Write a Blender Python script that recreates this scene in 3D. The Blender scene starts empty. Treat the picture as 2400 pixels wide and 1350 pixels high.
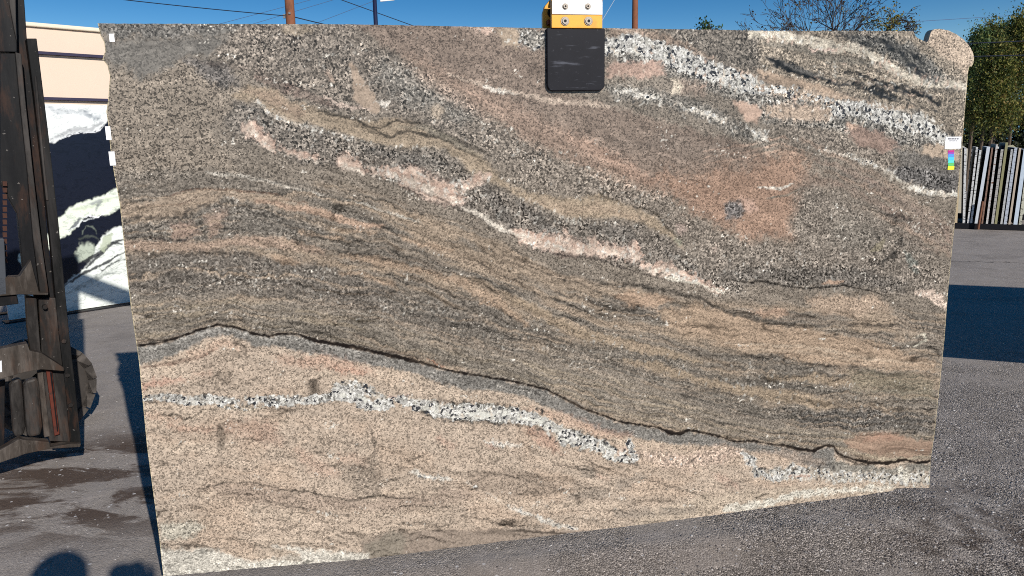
import bpy, bmesh, math, random
import numpy as np
from math import sin, cos, tan, radians, pi, atan2, hypot, degrees
from mathutils import Vector, Matrix

rnd = random.Random(7)
SC = bpy.context.scene
COL = SC.collection

# ------------------------------------------------------------------ camera
FPX, W, H = 1738.0, 2400.0, 1350.0
PITCH, ROLL, CAMH = radians(10.6), radians(1.1), 1.6
CP = np.array([0.0, 0.0, CAMH])
F_ = np.array([0, cos(PITCH), -sin(PITCH)])
R0 = np.array([1.0, 0, 0]); U0 = np.array([0, sin(PITCH), cos(PITCH)])
RR = cos(ROLL) * R0 - sin(ROLL) * U0
UU = sin(ROLL) * R0 + cos(ROLL) * U0
cam_d = bpy.data.cameras.new('camera')
cam = bpy.data.objects.new('camera', cam_d); COL.objects.link(cam)
cam_d.sensor_width = 36.0; cam_d.lens = FPX / W * 36.0
cam_d.clip_start = 0.02; cam_d.clip_end = 3000
M = Matrix(((RR[0], UU[0], -F_[0], CP[0]), (RR[1], UU[1], -F_[1], CP[1]), (RR[2], UU[2], -F_[2], CP[2]), (0, 0, 0, 1)))
cam.matrix_world = M
SC.camera = cam

# ------------------------------------------------------------------ light
SUN_EL, SUN_AZ = radians(27.0), radians(150.0)
world = bpy.data.worlds.new("World"); SC.world = world; world.use_nodes = True
nt = world.node_tree
bg = nt.nodes['Background']
sky = nt.nodes.new('ShaderNodeTexSky'); sky.sky_type = 'NISHITA'; sky.sun_disc = False
sky.sun_elevation = SUN_EL; sky.sun_rotation = SUN_AZ
sky.altitude = 300; sky.air_density = 1.0; sky.dust_density = 0.2; sky.ozone_density = 2.5
tcw = nt.nodes.new('ShaderNodeTexCoord'); mp = nt.nodes.new('ShaderNodeVectorMath'); mp.operation = 'MULTIPLY_ADD'
mp.inputs[1].default_value = (1, 1, 2.4); mp.inputs[2].default_value = (0, 0, -.15); nt.links.new(tcw.outputs['Generated'], mp.inputs[0])
nm = nt.nodes.new('ShaderNodeVectorMath'); nm.operation = 'NORMALIZE'; mxv = nt.nodes.new('ShaderNodeVectorMath'); mxv.operation = 'MAXIMUM'; mxv.inputs[1].default_value = (-9, -9, .13); nt.links.new(mp.outputs[0], mxv.inputs[0]); nt.links.new(mxv.outputs[0], nm.inputs[0]); nt.links.new(nm.outputs[0], sky.inputs[0])
hsv = nt.nodes.new('ShaderNodeHueSaturation'); hsv.inputs['Saturation'].default_value = 1.38
nt.links.new(sky.outputs[0], hsv.inputs['Color']); nt.links.new(hsv.outputs[0], bg.inputs[0])
bg.inputs[1].default_value = 0.098
sd = bpy.data.lights.new('sun', 'SUN'); sd.energy = 5.0; sd.angle = radians(0.53); sd.color = (1.0, 0.955, 0.89)
sun = bpy.data.objects.new('sun', sd); COL.objects.link(sun)
SD = Vector((-sin(pi - SUN_AZ) * cos(SUN_EL), cos(pi - SUN_AZ) * cos(SUN_EL), -sin(SUN_EL)))   # travel direction
sun.rotation_euler = SD.to_track_quat('-Z', 'Y').to_euler(); sun.location = (6, -9, 8)
vs = SC.view_settings
vs.view_transform = 'Standard'; vs.look = 'None'; vs.gamma = 1; vs.use_curve_mapping = False; vs.exposure = 0.0
SC.cycles.use_denoising = False; SC.cycles.filter_width = 1.0

# ------------------------------------------------------------------ measuring helpers
def ray(px, py): return F_ + (px - 1200) / FPX * RR - (py - 675) / FPX * UU
def gnd(px, py, z=0.0):
    d = ray(px, py); return Vector(CP + d * (z - CAMH) / d[2])
def aty(px, py, Y):
    d = ray(px, py); return Vector(CP + d * Y / d[1])
class Plane:                                   # upright plane with a horizontal axis u and height v
    def __init__(s, p, yaw):
        s.p = np.array([p[0], p[1], 0.0]); s.u = np.array([cos(yaw), sin(yaw), 0]); s.n = np.array([sin(yaw), -cos(yaw), 0]); s.yaw = yaw
    def uv(s, px, py, off=0.0):
        d = ray(px, py); t = ((s.p + s.n * off - CP) @ s.n) / (d @ s.n); q = CP + t * d
        return (float((q - s.p) @ s.u), float(q[2]))
def lin(c):
    return tuple(((x / 255) / 12.92 if x / 255 <= 0.04045 else ((x / 255 + 0.055) / 1.055) ** 2.4) for x in c)

# ------------------------------------------------------------------ object helpers
def setp(o, label=None, cat=None, group=None, kind=None):
    if label: o['label'] = label
    if cat: o['category'] = cat
    if group: o['group'] = group
    if kind: o['kind'] = kind
    return o
def empty(name, loc, label, cat, group=None, yaw=0.0):
    o = bpy.data.objects.new(name, None); COL.objects.link(o); o.location = loc; o.rotation_euler = (0, 0, yaw)
    o.empty_display_size = 0.2
    return setp(o, label, cat, group)
class MB:
    def __init__(s): s.v = []; s.f = []; s.m = []
    def add(s, vs_, fs, mi=0):
        b = len(s.v); s.v += [tuple(x) for x in vs_]; s.f += [tuple(i + b for i in f) for f in fs]; s.m += [mi] * len(fs); return s
    def box(s, c, sz, R=None, mi=0):
        c = Vector(c); x, y, z = sz[0] / 2, sz[1] / 2, sz[2] / 2
        P = [Vector((a * x, b * y, d * z)) for d in (-1, 1) for b in (-1, 1) for a in (-1, 1)]
        if R is not None: P = [R @ p for p in P]
        return s.add([p + c for p in P], [(0, 2, 3, 1), (4, 5, 7, 6), (0, 1, 5, 4), (2, 6, 7, 3), (0, 4, 6, 2), (1, 3, 7, 5)], mi)
    def tube(s, pts, rad, n=6, mi=0, cap=True):
        pts = [Vector(p) for p in pts]; rs = rad if hasattr(rad, '__len__') else [rad] * len(pts)
        V = []; prev = None
        for i, p in enumerate(pts):
            t = (pts[min(i + 1, len(pts) - 1)] - pts[max(i - 1, 0)]).normalized()
            if prev is None:
                a = Vector((0, 0, 1)) if abs(t.z) < .9 else Vector((1, 0, 0)); x = t.cross(a).normalized()
            else: x = (prev - t * prev.dot(t)).normalized()
            prev = x; y = t.cross(x)
            V += [p + (x * cos(2 * pi * k / n) + y * sin(2 * pi * k / n)) * rs[i] for k in range(n)]
        Fs = [(i * n + k, i * n + (k + 1) % n, (i + 1) * n + (k + 1) % n, (i + 1) * n + k) for i in range(len(pts) - 1) for k in range(n)]
        if cap: Fs += [tuple(reversed(range(n))), tuple((len(pts) - 1) * n + k for k in range(n))]
        return s.add(V, Fs, mi)
    def prism(s, poly, o, ex, ey, ez, d0, d1, mi=0):   # poly in (ex,ey), extruded along ez from d0 to d1
        n = len(poly); o, ex, ey, ez = map(Vector, (o, ex, ey, ez))
        A = sum(poly[i][0] * poly[(i + 1) % n][1] - poly[(i + 1) % n][0] * poly[i][1] for i in range(n))
        if (A < 0) != (ex.cross(ey).dot(ez) * (d1 - d0) < 0): poly = poly[::-1]
        V = [o + ex * a + ey * b + ez * d for d in (d0, d1) for a, b in poly]
        return s.add(V, [tuple(reversed(range(n))), tuple(range(n, 2 * n))] + [(i, (i + 1) % n, n + (i + 1) % n, n + i) for i in range(n)], mi)
    def build(s, name, mats, parent=None, smooth=False, bevel=0.0):
        me = bpy.data.meshes.new(name); me.from_pydata(s.v, [], s.f)
        for m in (mats if isinstance(mats, (list, tuple)) else [mats]): me.materials.append(m)
        me.polygons.foreach_set('material_index', s.m)
        if smooth: me.polygons.foreach_set('use_smooth', [True] * len(s.f))
        me.update()
        o = bpy.data.objects.new(name, me); COL.objects.link(o)
        if parent: o.parent = parent
        if bevel:
            b = o.modifiers.new('bevel', 'BEVEL'); b.width = bevel; b.segments = 2; b.limit_method = 'ANGLE'
        return o

# ------------------------------------------------------------------ materials
def newmat(name):
    m = bpy.data.materials.new(name); m.use_nodes = True
    return m, m.node_tree, m.node_tree.nodes['Principled BSDF']
class NG:
    def __init__(s, t): s.t = t
    def n(s, ty, **k):
        x = s.t.nodes.new(ty)
        for a, b in k.items(): setattr(x, a, b)
        return x
    def l(s, a, b): s.t.links.new(a, b)
    def coord(s):
        return s.n('ShaderNodeTexCoord').outputs['Object']
    def noise(s, co, sc, det=4, rough=.55, dist=0.0):
        x = s.n('ShaderNodeTexNoise'); x.inputs['Scale'].default_value = sc; x.inputs['Detail'].default_value = det
        x.inputs['Roughness'].default_value = rough; x.inputs['Distortion'].default_value = dist; s.l(co, x.inputs['Vector']); return x
    def voro(s, co, sc, feature='F1'):
        x = s.n('ShaderNodeTexVoronoi'); x.feature = feature; x.inputs['Scale'].default_value = sc; s.l(co, x.inputs['Vector']); return x
    def ramp(s, fac, stops, interp='LINEAR'):
        x = s.n('ShaderNodeValToRGB'); cr = x.color_ramp; cr.interpolation = interp
        while len(cr.elements) < len(stops): cr.elements.new(.5)
        for e, (p, c) in zip(cr.elements, stops):
            e.position = p; e.color = (c if hasattr(c, '__len__') else (c, c, c)) [:3] + (1,) if hasattr(c, '__len__') else (c, c, c, 1)
        s.l(fac, x.inputs[0]); return x.outputs[0]
    def mix(s, f, a, b, mode='MIX'):
        x = s.n('ShaderNodeMix'); x.data_type = 'RGBA'; x.blend_type = mode
        for sock, v in ((x.inputs[0], f), (x.inputs[6], a), (x.inputs[7], b)):
            if hasattr(v, 'is_linked'): s.l(v, sock)
            elif hasattr(v, '__len__'): sock.default_value = tuple(v[:3]) + (1,)
            else: sock.default_value = v
        return x.outputs[2]
    def math(s, op, a, b=0.0, clamp=False):
        x = s.n('ShaderNodeMath'); x.operation = op; x.use_clamp = clamp
        for sock, v in ((x.inputs[0], a), (x.inputs[1], b)):
            if hasattr(v, 'is_linked'): s.l(v, sock)
            else: sock.default_value = v
        return x.outputs[0]
    def mapping(s, co, sc=(1, 1, 1), rot=(0, 0, 0), loc=(0, 0, 0)):
        x = s.n('ShaderNodeMapping'); x.inputs['Scale'].default_value = sc; x.inputs['Rotation'].default_value = rot; x.inputs['Location'].default_value = loc
        s.l(co, x.inputs['Vector']); return x.outputs[0]
    def bump(s, h, st, dist=.01):
        x = s.n('ShaderNodeBump'); x.inputs['Strength'].default_value = st; x.inputs['Distance'].default_value = dist; s.l(h, x.inputs['Height']); return x.outputs[0]

def plain(name, col, rough=.6, metal=0.0, var=.25, sc=9.0, bump=.0, spec=.2, dirt=None, dirt_amt=.5, dirt_sc=5.0):
    m, t, b = newmat(name); g = NG(t); co = g.coord()
    n = g.noise(co, sc, 5, .6)
    c = g.mix(n.outputs[0], tuple(x * (1 - var) for x in col), tuple(min(1, x * (1 + var)) for x in col))
    if dirt:
        d = g.noise(co, dirt_sc, 6, .65, .4)
        f = g.ramp(d.outputs[0], [(.5, 0.0), (.66, dirt_amt)])
        c = g.mix(f, c, dirt)
    g.l(c, b.inputs['Base Color']); b.inputs['Roughness'].default_value = rough; b.inputs['Metallic'].default_value = metal
    b.inputs['Specular IOR Level'].default_value = spec
    if bump:
        g.l(g.bump(g.noise(co, sc * 8, 4).outputs[0], bump, .004), b.inputs['Normal'])
    return m

# ------------------------------------------------------------------ numpy noise
NT_ = np.random.RandomState(5).rand(8, 256, 256)
def vnoise(x, y, k=0):
    T = NT_[k % 8]; xi = np.floor(x).astype(int); yi = np.floor(y).astype(int); fx = x - xi; fy = y - yi
    fx = fx * fx * (3 - 2 * fx); fy = fy * fy * (3 - 2 * fy); xi += 37 * k; yi += 91 * k
    a = T[xi & 255, yi & 255]; b = T[(xi + 1) & 255, yi & 255]; c = T[xi & 255, (yi + 1) & 255]; d = T[(xi + 1) & 255, (yi + 1) & 255]
    return (a * (1 - fx) + b * fx) * (1 - fy) + (c * (1 - fx) + d * fx) * fy
def fbm(x, y, k=0, o=4):
    s = 0; a = .5; t = 0
    for i in range(o):
        s = s + a * vnoise(x * 2 ** i, y * 2 ** i, k + i); t += a; a *= .55
    return s / t
def sstep(e0, e1, x):
    t = np.clip((x - e0) / (e1 - e0), 0, 1); return t * t * (3 - 2 * t)

class Painter:
    """stone figure laid down in traced coordinates X, Y (one value per vertex)"""
    def __init__(s, X, Y, base, g1=.4, g2=.1):
        s.X, s.Y = X, Y; n = len(X)
        s.c = np.tile(np.array(lin(base)), (n, 1)); s.g1 = np.full(n, g1); s.g2 = np.full(n, g2); s.v = np.zeros(n); s.k = np.zeros(n)
        s.wx = (fbm(X / 40, Y / 40, 1) - .5) * 2; s.wy = (fbm(X / 40 + 9, Y / 40 + 3, 2) - .5) * 2
        s.gr = vnoise(X / 4.5, Y / 4.5, 6) * .6 + vnoise(X / 9, Y / 9, 2) * .4
        s.fx = (fbm(X / 9, Y / 9, 3, 3) - .5) * 2; s.fy = (fbm(X / 9 + 5, Y / 9 + 7, 4, 3) - .5) * 2
    def _sel(s, x0, y0, x1, y1, pad):
        return np.nonzero((s.X > x0 - pad) & (s.X < x1 + pad) & (s.Y > y0 - pad) & (s.Y < y1 + pad))[0]
    def _apply(s, I, m, col, g1, g2, v, k):
        if col is not None: s.c[I] += (np.array(lin(col)) - s.c[I]) * m[:, None]
        for nm, val in (('g1', g1), ('g2', g2), ('v', v), ('k', k)):
            if val is not None:
                A = getattr(s, nm); A[I] += (val - A[I]) * m
    def poly(s, P, col=None, a=1.0, soft=10, warp=14, fw=4, g1=None, g2=None, v=None, k=None, brk=0.0, bs=30):
        P = np.array(P, float); I = s._sel(P[:, 0].min(), P[:, 1].min(), P[:, 0].max(), P[:, 1].max(), soft + warp + fw)
        x = s.X[I] + s.wx[I] * warp + s.fx[I] * fw; y = s.Y[I] + s.wy[I] * warp + s.fy[I] * fw
        d2 = np.full(len(I), 1e12); ins = np.zeros(len(I), bool); n = len(P)
        for i in range(n):
            ax, ay = P[i]; bx, by = P[(i + 1) % n]; ex, ey = bx - ax, by - ay
            t = np.clip(((x - ax) * ex + (y - ay) * ey) / max(ex * ex + ey * ey, 1e-9), 0, 1)
            d2 = np.minimum(d2, (x - ax - t * ex) ** 2 + (y - ay - t * ey) ** 2)
            c = ((ay > y) != (by > y)) & (x < (bx - ax) * (y - ay) / (by - ay if by != ay else 1e-9) + ax); ins ^= c
        sd_ = np.sqrt(d2) * np.where(ins, -1, 1)
        m = sstep(soft, -soft, sd_ + (s.gr[I] - .5) * (soft * 1.6 + 3)) * a
        if brk: m = m * (1 - brk * sstep(.42, .6, fbm(s.X[I] / bs, s.Y[I] / bs, 6)))
        s._apply(I, m, col, g1, g2, v, k)
    def line(s, P, w, col=None, a=1.0, soft=None, warp=5, fw=3, g1=None, g2=None, v=None, k=None, brk=0.0, bs=12, taper=True):
        P = np.array(P, float); ws = np.array(w if hasattr(w, '__len__') else [w] * len(P), float)
        if taper and not hasattr(w, '__len__'): ws[0] *= .3; ws[-1] *= .3
        wm = ws.max(); soft = soft if soft is not None else max(1.2, wm * .35)
        I = s._sel(P[:, 0].min(), P[:, 1].min(), P[:, 0].max(), P[:, 1].max(), wm + soft + warp + fw)
        x = s.X[I] + s.wx[I] * warp + s.fx[I] * fw; y = s.Y[I] + s.wy[I] * warp + s.fy[I] * fw
        best = np.full(len(I), 1e9)
        for i in range(len(P) - 1):
            ax, ay = P[i]; bx, by = P[i + 1]; ex, ey = bx - ax, by - ay
            t = np.clip(((x - ax) * ex + (y - ay) * ey) / max(ex * ex + ey * ey, 1e-9), 0, 1)
            best = np.minimum(best, np.hypot(x - ax - t * ex, y - ay - t * ey) - (ws[i] * (1 - t) + ws[i + 1] * t))
        m = sstep(soft, -soft * .6, best + (s.gr[I] - .5) * (soft * 1.5 + (2 if wm > 4 else 0))) * a
        if brk: m = m * (1 - brk * sstep(.42, .58, fbm(s.X[I] / bs, s.Y[I] / bs, 6, 3)))
        s._apply(I, m, col, g1, g2, v, k)

#PAINT_BEGIN
def paint_granite(X, Y):
    p = Painter(X, Y, (133, 121, 108), .55, .18)
    # flow coordinate through the folded layers
    G = [([220, 900, 1400, 1800, 2280], [-300, -100, 60, 150, 330]),
         ([220, 600, 900, 1300, 1600, 1850, 2280], [60, 60, 110, 300, 430, 500, 560]),
         ([220, 560, 700, 900, 1050, 1150, 1300, 1500, 1700, 2000, 2280], [290, 210, 260, 300, 345, 410, 480, 510, 600, 660, 700]),
         ([220, 560, 800, 1070, 1300, 1600, 1900, 2280], [360, 335, 390, 480, 600, 660, 720, 760]),
         ([220, 500, 700, 900, 1150, 1400, 1700, 2000, 2280], [490, 455, 490, 540, 640, 740, 800, 810, 850]),
         ([220, 550, 900, 1200, 1500, 1800, 2280], [700, 680, 740, 820, 900, 980, 990]),
         ([220, 315, 460, 510, 590, 700, 860, 1010, 1220, 1320, 1460, 1590, 1720, 1905, 2050, 2280], [815, 812, 775, 762, 782, 785, 820, 855, 897, 933, 990, 1015, 1035, 1056, 1080, 1080]),
         ([220, 700, 950, 1250, 1450, 1700, 2280], [935, 938, 935, 985, 1070, 1100, 1120]),
         ([220, 600, 900, 1200, 1500, 2280], [1145, 1135, 1165, 1190, 1200, 1210]),
         ([220, 800, 2280], [1320, 1310, 1330]), ([220, 2280], [1600, 1600])]
    Ys = np.array([np.interp(X, a, b) for a, b in G]); SV = np.array([0, 140, 300, 380, 520, 740, 860, 960, 1150, 1310, 1600.])
    S = np.full(len(X), 1600.0)
    for i in range(len(G) - 1):
        lo, hi = Ys[i], Ys[i + 1]; m = (Y >= lo) & (Y < hi); S[m] = (SV[i] + (SV[i + 1] - SV[i]) * (Y - lo) / (hi - lo))[m]
    wv = (fbm(X / 75 + 3, Y / 75, 7, 3) - .5) * 2; S = S + p.wy * 10 + p.fy * 2.5 + wv * 15
    lam = fbm(X / 260, S / 9, 1, 4); lam2 = fbm(X / 170 + 4, S / 26, 5, 4); fol = fbm(X / 90 + 2, S / 4.5, 2, 3)
    # --- lower laminated half: alternating tan, pink and grey-green layers
    inG = sstep(0, 30, Y - np.interp(X, [220, 560, 800, 1070, 1300, 1600, 1900, 2280], [420, 400, 420, 500, 615, 690, 700, 720]))
    def tint(m, col): p.c[:] += (np.array(lin(col)) - p.c) * m[:, None]
    tint(inG * .8, (138, 126, 113))
    tint(inG * sstep(.52, .62, lam2) * .85, (160, 139, 117))
    tint(inG * sstep(.47, .37, lam2) * .7, (108, 101, 93))
    p.g2 += inG * sstep(.52, .34, lam2) * .32
    tint(inG * sstep(.56, .68, lam) * .35, (170, 146, 124))
    # --- upper left
    p.poly([(240, 170), (420, 140), (560, 190), (560, 260), (500, 300), (560, 400), (280, 430), (240, 300)], (144, 130, 115), warp=25, g1=.65, g2=.1)
    p.poly([(235, 90), (560, 82), (545, 115), (500, 130), (450, 125), (400, 150), (330, 190), (290, 150), (250, 145)], (124, 118, 111), soft=14, g1=.34, g2=.0)
    p.poly([(420, 135), (480, 140), (540, 160), (560, 190), (520, 210), (480, 180)], (110, 103, 98), g2=.55)
    p.poly([(230, 50), (620, 55), (640, 80), (500, 84), (230, 84)], (118, 113, 107), g2=.5, soft=5)
    # coarse salt and pepper band from the top edge down to the right
    p.poly([(560, 60), (830, 50), (900, 120), (1010, 170), (1100, 235), (1200, 305), (1320, 380), (1440, 415), (1550, 455), (1640, 520), (1730, 560), (1860, 580),
            (1880, 640), (1700, 640), (1620, 580), (1560, 530), (1500, 485), (1430, 460), (1330, 465), (1220, 430), (1150, 370), (1040, 310), (960, 275), (880, 268),
            (790, 262), (700, 235), (640, 205), (570, 170), (500, 130)], (135, 123, 111), warp=18, g1=.5, g2=.7)
    p.poly([(640, 70), (830, 90), (850, 150), (700, 160), (600, 110)], (122, 112, 102), g2=.8, soft=30, warp=30, a=.7)
    p.poly([(890, 140), (1000, 190), (1110, 260), (1080, 290), (950, 240), (880, 200)], (132, 126, 118), g2=.8, soft=25, warp=20, a=.8)
    p.line([(460, 145), (520, 155), (590, 160), (650, 190), (720, 215)], 7, (88, 76, 68), a=.65, g2=.6, brk=.5)
    p.line([(600, 180), (660, 205), (720, 225), (790, 250)], 11, (112, 88, 78), a=.6, g2=.6, brk=.4)
    p.poly([(660, 58), (720, 58), (730, 72), (700, 82), (665, 76)], (150, 134, 115), soft=4, warp=5, g2=.1)
    p.line([(650, 80), (700, 88), (740, 78)], 3, (70, 62, 58), brk=.3)
    # tan folded band
    tb_u = [(540, 225), (585, 196), (640, 208), (700, 243), (790, 270), (860, 288), (900, 277), (960, 283), (1020, 322), (1130, 368), (1195, 440), (1320, 468), (1400, 455), (1480, 482), (1540, 512), (1590, 565)]
    tb_l = [(1620, 600), (1560, 556), (1500, 522), (1440, 508), (1350, 512), (1260, 484), (1190, 446), (1110, 412), (1080, 372), (1040, 348), (960, 347), (850, 332), (740, 297), (660, 282), (600, 242), (560, 240)]
    p.poly(tb_u + tb_l, (163, 143, 119), warp=8, soft=6, g1=.42, g2=.0)
    p.poly([(570, 205), (640, 215), (720, 262), (700, 280), (610, 235)], (160, 136, 114), soft=10, warp=8)
    p.poly([(1240, 470), (1330, 480), (1440, 480), (1520, 520), (1430, 500), (1330, 505)], (170, 146, 122), soft=10, a=.7, warp=8)
    for L in ([(700, 250), (790, 272), (840, 285), (880, 305), (905, 322), (940, 308), (980, 312), (1050, 322), (1100, 345), (1150, 362)],
              [(760, 262), (830, 278), (862, 298), (890, 300), (930, 285), (990, 290), (1040, 315), (1090, 335), (1140, 355)],
              [(850, 298), (880, 314), (920, 318), (960, 308), (1030, 323), (1085, 352), (1130, 378)],
              [(1395, 445), (1420, 462), (1450, 470)], [(1480, 480), (1520, 492), (1545, 508), (1570, 540), (1600, 570)]):
        p.line(L, 2.1, (70, 62, 52), a=.95, warp=6, fw=3, brk=.25, soft=1.8)
    p.line([(930, 298), (1000, 300), (1060, 330), (1130, 372)], 6, (140, 130, 112), a=.5)
    # dark speckled band under it
    p.poly([(545, 240), (600, 245), (655, 284), (740, 300), (850, 336), (960, 350), (1040, 352), (1075, 378), (1105, 416), (1190, 452), (1260, 490), (1350, 518), (1440, 514), (1500, 528),
            (1560, 565), (1640, 600), (1760, 640), (1740, 690), (1650, 668), (1560, 640), (1490, 628), (1390, 606), (1300, 598), (1230, 565), (1150, 530), (1070, 492), (980, 452), (880, 412),
            (790, 388), (700, 378), (620, 345), (570, 320), (530, 290)], (127, 117, 107), warp=14, soft=9, g1=.5, g2=.85)
    for L, w in (([(560, 250), (620, 262)], 14), ([(1120, 420), (1180, 500), (1200, 530)], 16), ([(1210, 470), (1290, 545), (1340, 570)], 15), ([(1380, 530), (1470, 550), (1500, 580)], 16), ([(1560, 590), (1640, 640)], 14), ([(850, 350), (960, 372), (1050, 385)], 14)):
        p.line(L, w, (96, 92, 88), a=.5, g2=.95)
    p.line([(585, 232), (640, 272), (700, 292), (760, 302)], 5, (196, 182, 166), a=.7, brk=.7, v=.6)
    for L, w in (([(585, 300), (610, 322), (650, 345)], [12, 14, 6]), ([(800, 376), (825, 385), (860, 402)], [12, 9, 5]), ([(660, 350), (700, 360), (745, 370)], 5),
                 ([(880, 400), (930, 405), (960, 415), (1000, 430), (1040, 450), (1080, 470)], [6, 10, 22, 24, 24, 10]), ([(1085, 445), (1110, 425), (1140, 412)], [6, 12, 8]),
                 ([(1210, 548), (1240, 560), (1280, 566), (1330, 578), (1380, 585), (1430, 588), (1490, 598)], [7, 12, 16, 20, 14, 16, 10]),
                 ([(1330, 545), (1335, 575)], [4, 9]), ([(1385, 555), (1390, 580)], [4, 9]), ([(1480, 575), (1485, 600)], [8, 12]),
                 ([(1500, 618), (1540, 630), (1560, 632), (1600, 645), (1640, 660), (1690, 682)], [4, 10, 12, 9, 9, 2])):
        p.line(L, [x * 1.35 for x in w] if hasattr(w, '__len__') else w * 1.35, (150, 128, 116), a=.7, warp=8, fw=12, soft=4, g1=.5, g2=.5)
        p.line(L, w, (214, 186, 166), warp=12, fw=13, soft=2.5, g1=.25, g2=.03, brk=.25, bs=26)
        p.line([(a + 6, b - 4) for a, b in L], [x * .6 for x in w] if hasattr(w, '__len__') else w * .6, (186, 150, 130), warp=16, fw=14, soft=5, a=.7, brk=.7, bs=16)
        p.line([(a, b + 7) for a, b in L], [x * .35 for x in w] if hasattr(w, '__len__') else w * .4, (218, 205, 188), warp=10, fw=12, soft=3, a=.75, brk=.85, bs=14)
    p.line([(940, 430), (1010, 455), (1060, 480), (1100, 500)], 2, (84, 68, 62), a=.8, brk=.4)
    p.line([(1255, 585), (1330, 602), (1420, 612), (1500, 640), (1600, 665)], 2, (70, 62, 58), a=.8, brk=.35)
    p.line([(1085, 488), (1130, 506), (1180, 538), (1215, 552)], 5, (214, 202, 186), a=.95, fw=8, brk=.35, g1=.2, g2=0.)
    p.line([(1560, 650), (1620, 662), (1700, 684)], 4, (216, 208, 190), brk=.35, fw=8, g2=0.)
    # brown-pink fine region upper middle
    p.poly([(825, 45), (1290, 50), (1290, 215), (1420, 245), (1560, 285), (1700, 320), (1860, 385), (1990, 440), (1890, 450), (1850, 565), (1730, 552), (1640, 505), (1550, 445), (1440, 405),
            (1320, 372), (1200, 298), (1100, 228), (1010, 162), (900, 112)], (138, 119, 105), warp=14, soft=9, g1=.5, g2=.03)
    p.line([(960, 140), (1060, 205), (1160, 250), (1260, 310), (1360, 350), (1450, 400), (1560, 450)], 26, (168, 138, 118), a=.5, soft=22)
    p.line([(1330, 320), (1400, 355), (1480, 400), (1560, 445)], 12, (178, 142, 120), a=.5, soft=14)
    p.poly([(1540, 420), (1640, 400), (1740, 395), (1840, 350), (1900, 385), (1870, 430), (1865, 575), (1830, 560), (1740, 552), (1650, 505)], (172, 132, 106), soft=26, warp=20, a=.62, g1=.45)
    p.poly([(1440, 330), (1560, 310), (1700, 340), (1680, 370), (1540, 365)], (134, 118, 106), soft=25, a=.7, warp=20)
    for y in (0, 14, 30):
        p.line([(1650, 385 - y), (1740, 372 - y), (1830, 350 - y), (1890, 372 - y)], 3, (196, 160, 136), a=.5, brk=.5)
    p.poly([(1695, 478), (1730, 470), (1750, 490), (1735, 512), (1705, 515)], (112, 106, 104), soft=7, g2=.8, warp=6)
    p.poly([(1735, 462), (1765, 470), (1775, 492), (1750, 500)], (188, 152, 132), soft=7, warp=6)
    p.line([(1780, 438), (1830, 440), (1860, 430)], 4, (205, 198, 186), brk=.5, g2=.4)
    p.line([(1800, 465), (1850, 455), (1880, 440)], 3, (120, 112, 100), brk=.3)
    p.line([(1050, 172), (1100, 190), (1150, 206), (1200, 214), (1290, 236), (1380, 244), (1430, 250)], [2, 3, 4, 5, 6, 6, 3], (198, 176, 156), a=.8, fw=5, brk=.3, g2=0.)
    p.line([(1130, 200), (1170, 212), (1215, 222)], 5, (216, 208, 196), a=.85, fw=7, brk=.5)
    p.line([(1080, 205), (1160, 245), (1230, 280)], 3, (190, 156, 134), a=.6, brk=.3)
    p.line([(1230, 270), (1330, 320), (1400, 360)], 2.5, (196, 164, 142), a=.6, brk=.4)
    p.line([(1530, 355), (1590, 375), (1630, 390)], 3, (190, 164, 146), a=.6, brk=.4)
    # little feldspar lenses top left
    p.line([(822, 152), (838, 190), (850, 225), (875, 250)], [6, 12, 20, 15], (180, 156, 134), soft=4, warp=9, fw=6, g1=.2, g2=.0)
    p.line([(768, 170), (780, 190)], 11, (168, 144, 126), soft=6, g2=.1)
    p.line([(882, 235), (900, 243), (912, 238)], 8, (210, 200, 188), soft=3, fw=8, g2=.1)
    p.line([(755, 222), (790, 242), (820, 252), (870, 255)], 5, (196, 172, 156), fw=6, brk=.3, g2=.1)
    p.poly([(1008, 250), (1030, 245), (1042, 262), (1030, 280), (1012, 272)], (172, 154, 134), soft=7, warp=8, g2=.2)
    p.poly([(1585, 522), (1608, 524), (1612, 545), (1592, 552)], (170, 148, 136), soft=4, warp=5, g2=.3)
    p.poly([(1580, 558), (1602, 562), (1596, 575), (1580, 572)], (142, 138, 118), soft=4, warp=4, g2=0.)
    p.poly([(1665, 580), (1680, 575), (1682, 600), (1668, 605)], (176, 150, 136), soft=5, warp=5, g2=.2)
    # top strip left of the clamp
    p.poly([(1100, 60), (1160, 62), (1150, 76), (1110, 72)], (196, 166, 148), soft=4, warp=4, g2=0.)
    p.poly([(1165, 66), (1210, 64), (1220, 100), (1205, 118), (1180, 105)], (176, 154, 130), soft=6, warp=8, g1=.2, g2=.1)
    p.poly([(1210, 68), (1285, 68), (1285, 112), (1250, 120), (1215, 100)], (130, 124, 116), soft=6, v=.3, g2=.9, warp=8)
    # ---- upper right
    p.poly([(1500, 60), (1800, 60), (1790, 140), (1800, 170), (1700, 150), (1620, 110), (1540, 80)], (120, 111, 101), warp=12, g1=.5, g2=.7)
    p.poly([(1430, 60), (1540, 70), (1620, 108), (1700, 152), (1780, 180), (1860, 200), (1880, 215), (1760, 190), (1660, 160), (1570, 112), (1480, 90), (1425, 90)], (158, 136, 118), soft=7, warp=6, g2=.1)
    p.poly([(1780, 70), (1900, 75), (2140, 65), (2200, 110), (2270, 160), (2265, 330), (2200, 300), (2140, 260), (2040, 235), (1900, 205), (1790, 165)], (146, 132, 115), warp=12, g1=.6, g2=.55)
    p.line([(1790, 100), (1860, 110), (1920, 128), (1990, 140), (2060, 150)], 9, (122, 114, 102), a=.8, g2=.1)
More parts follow.
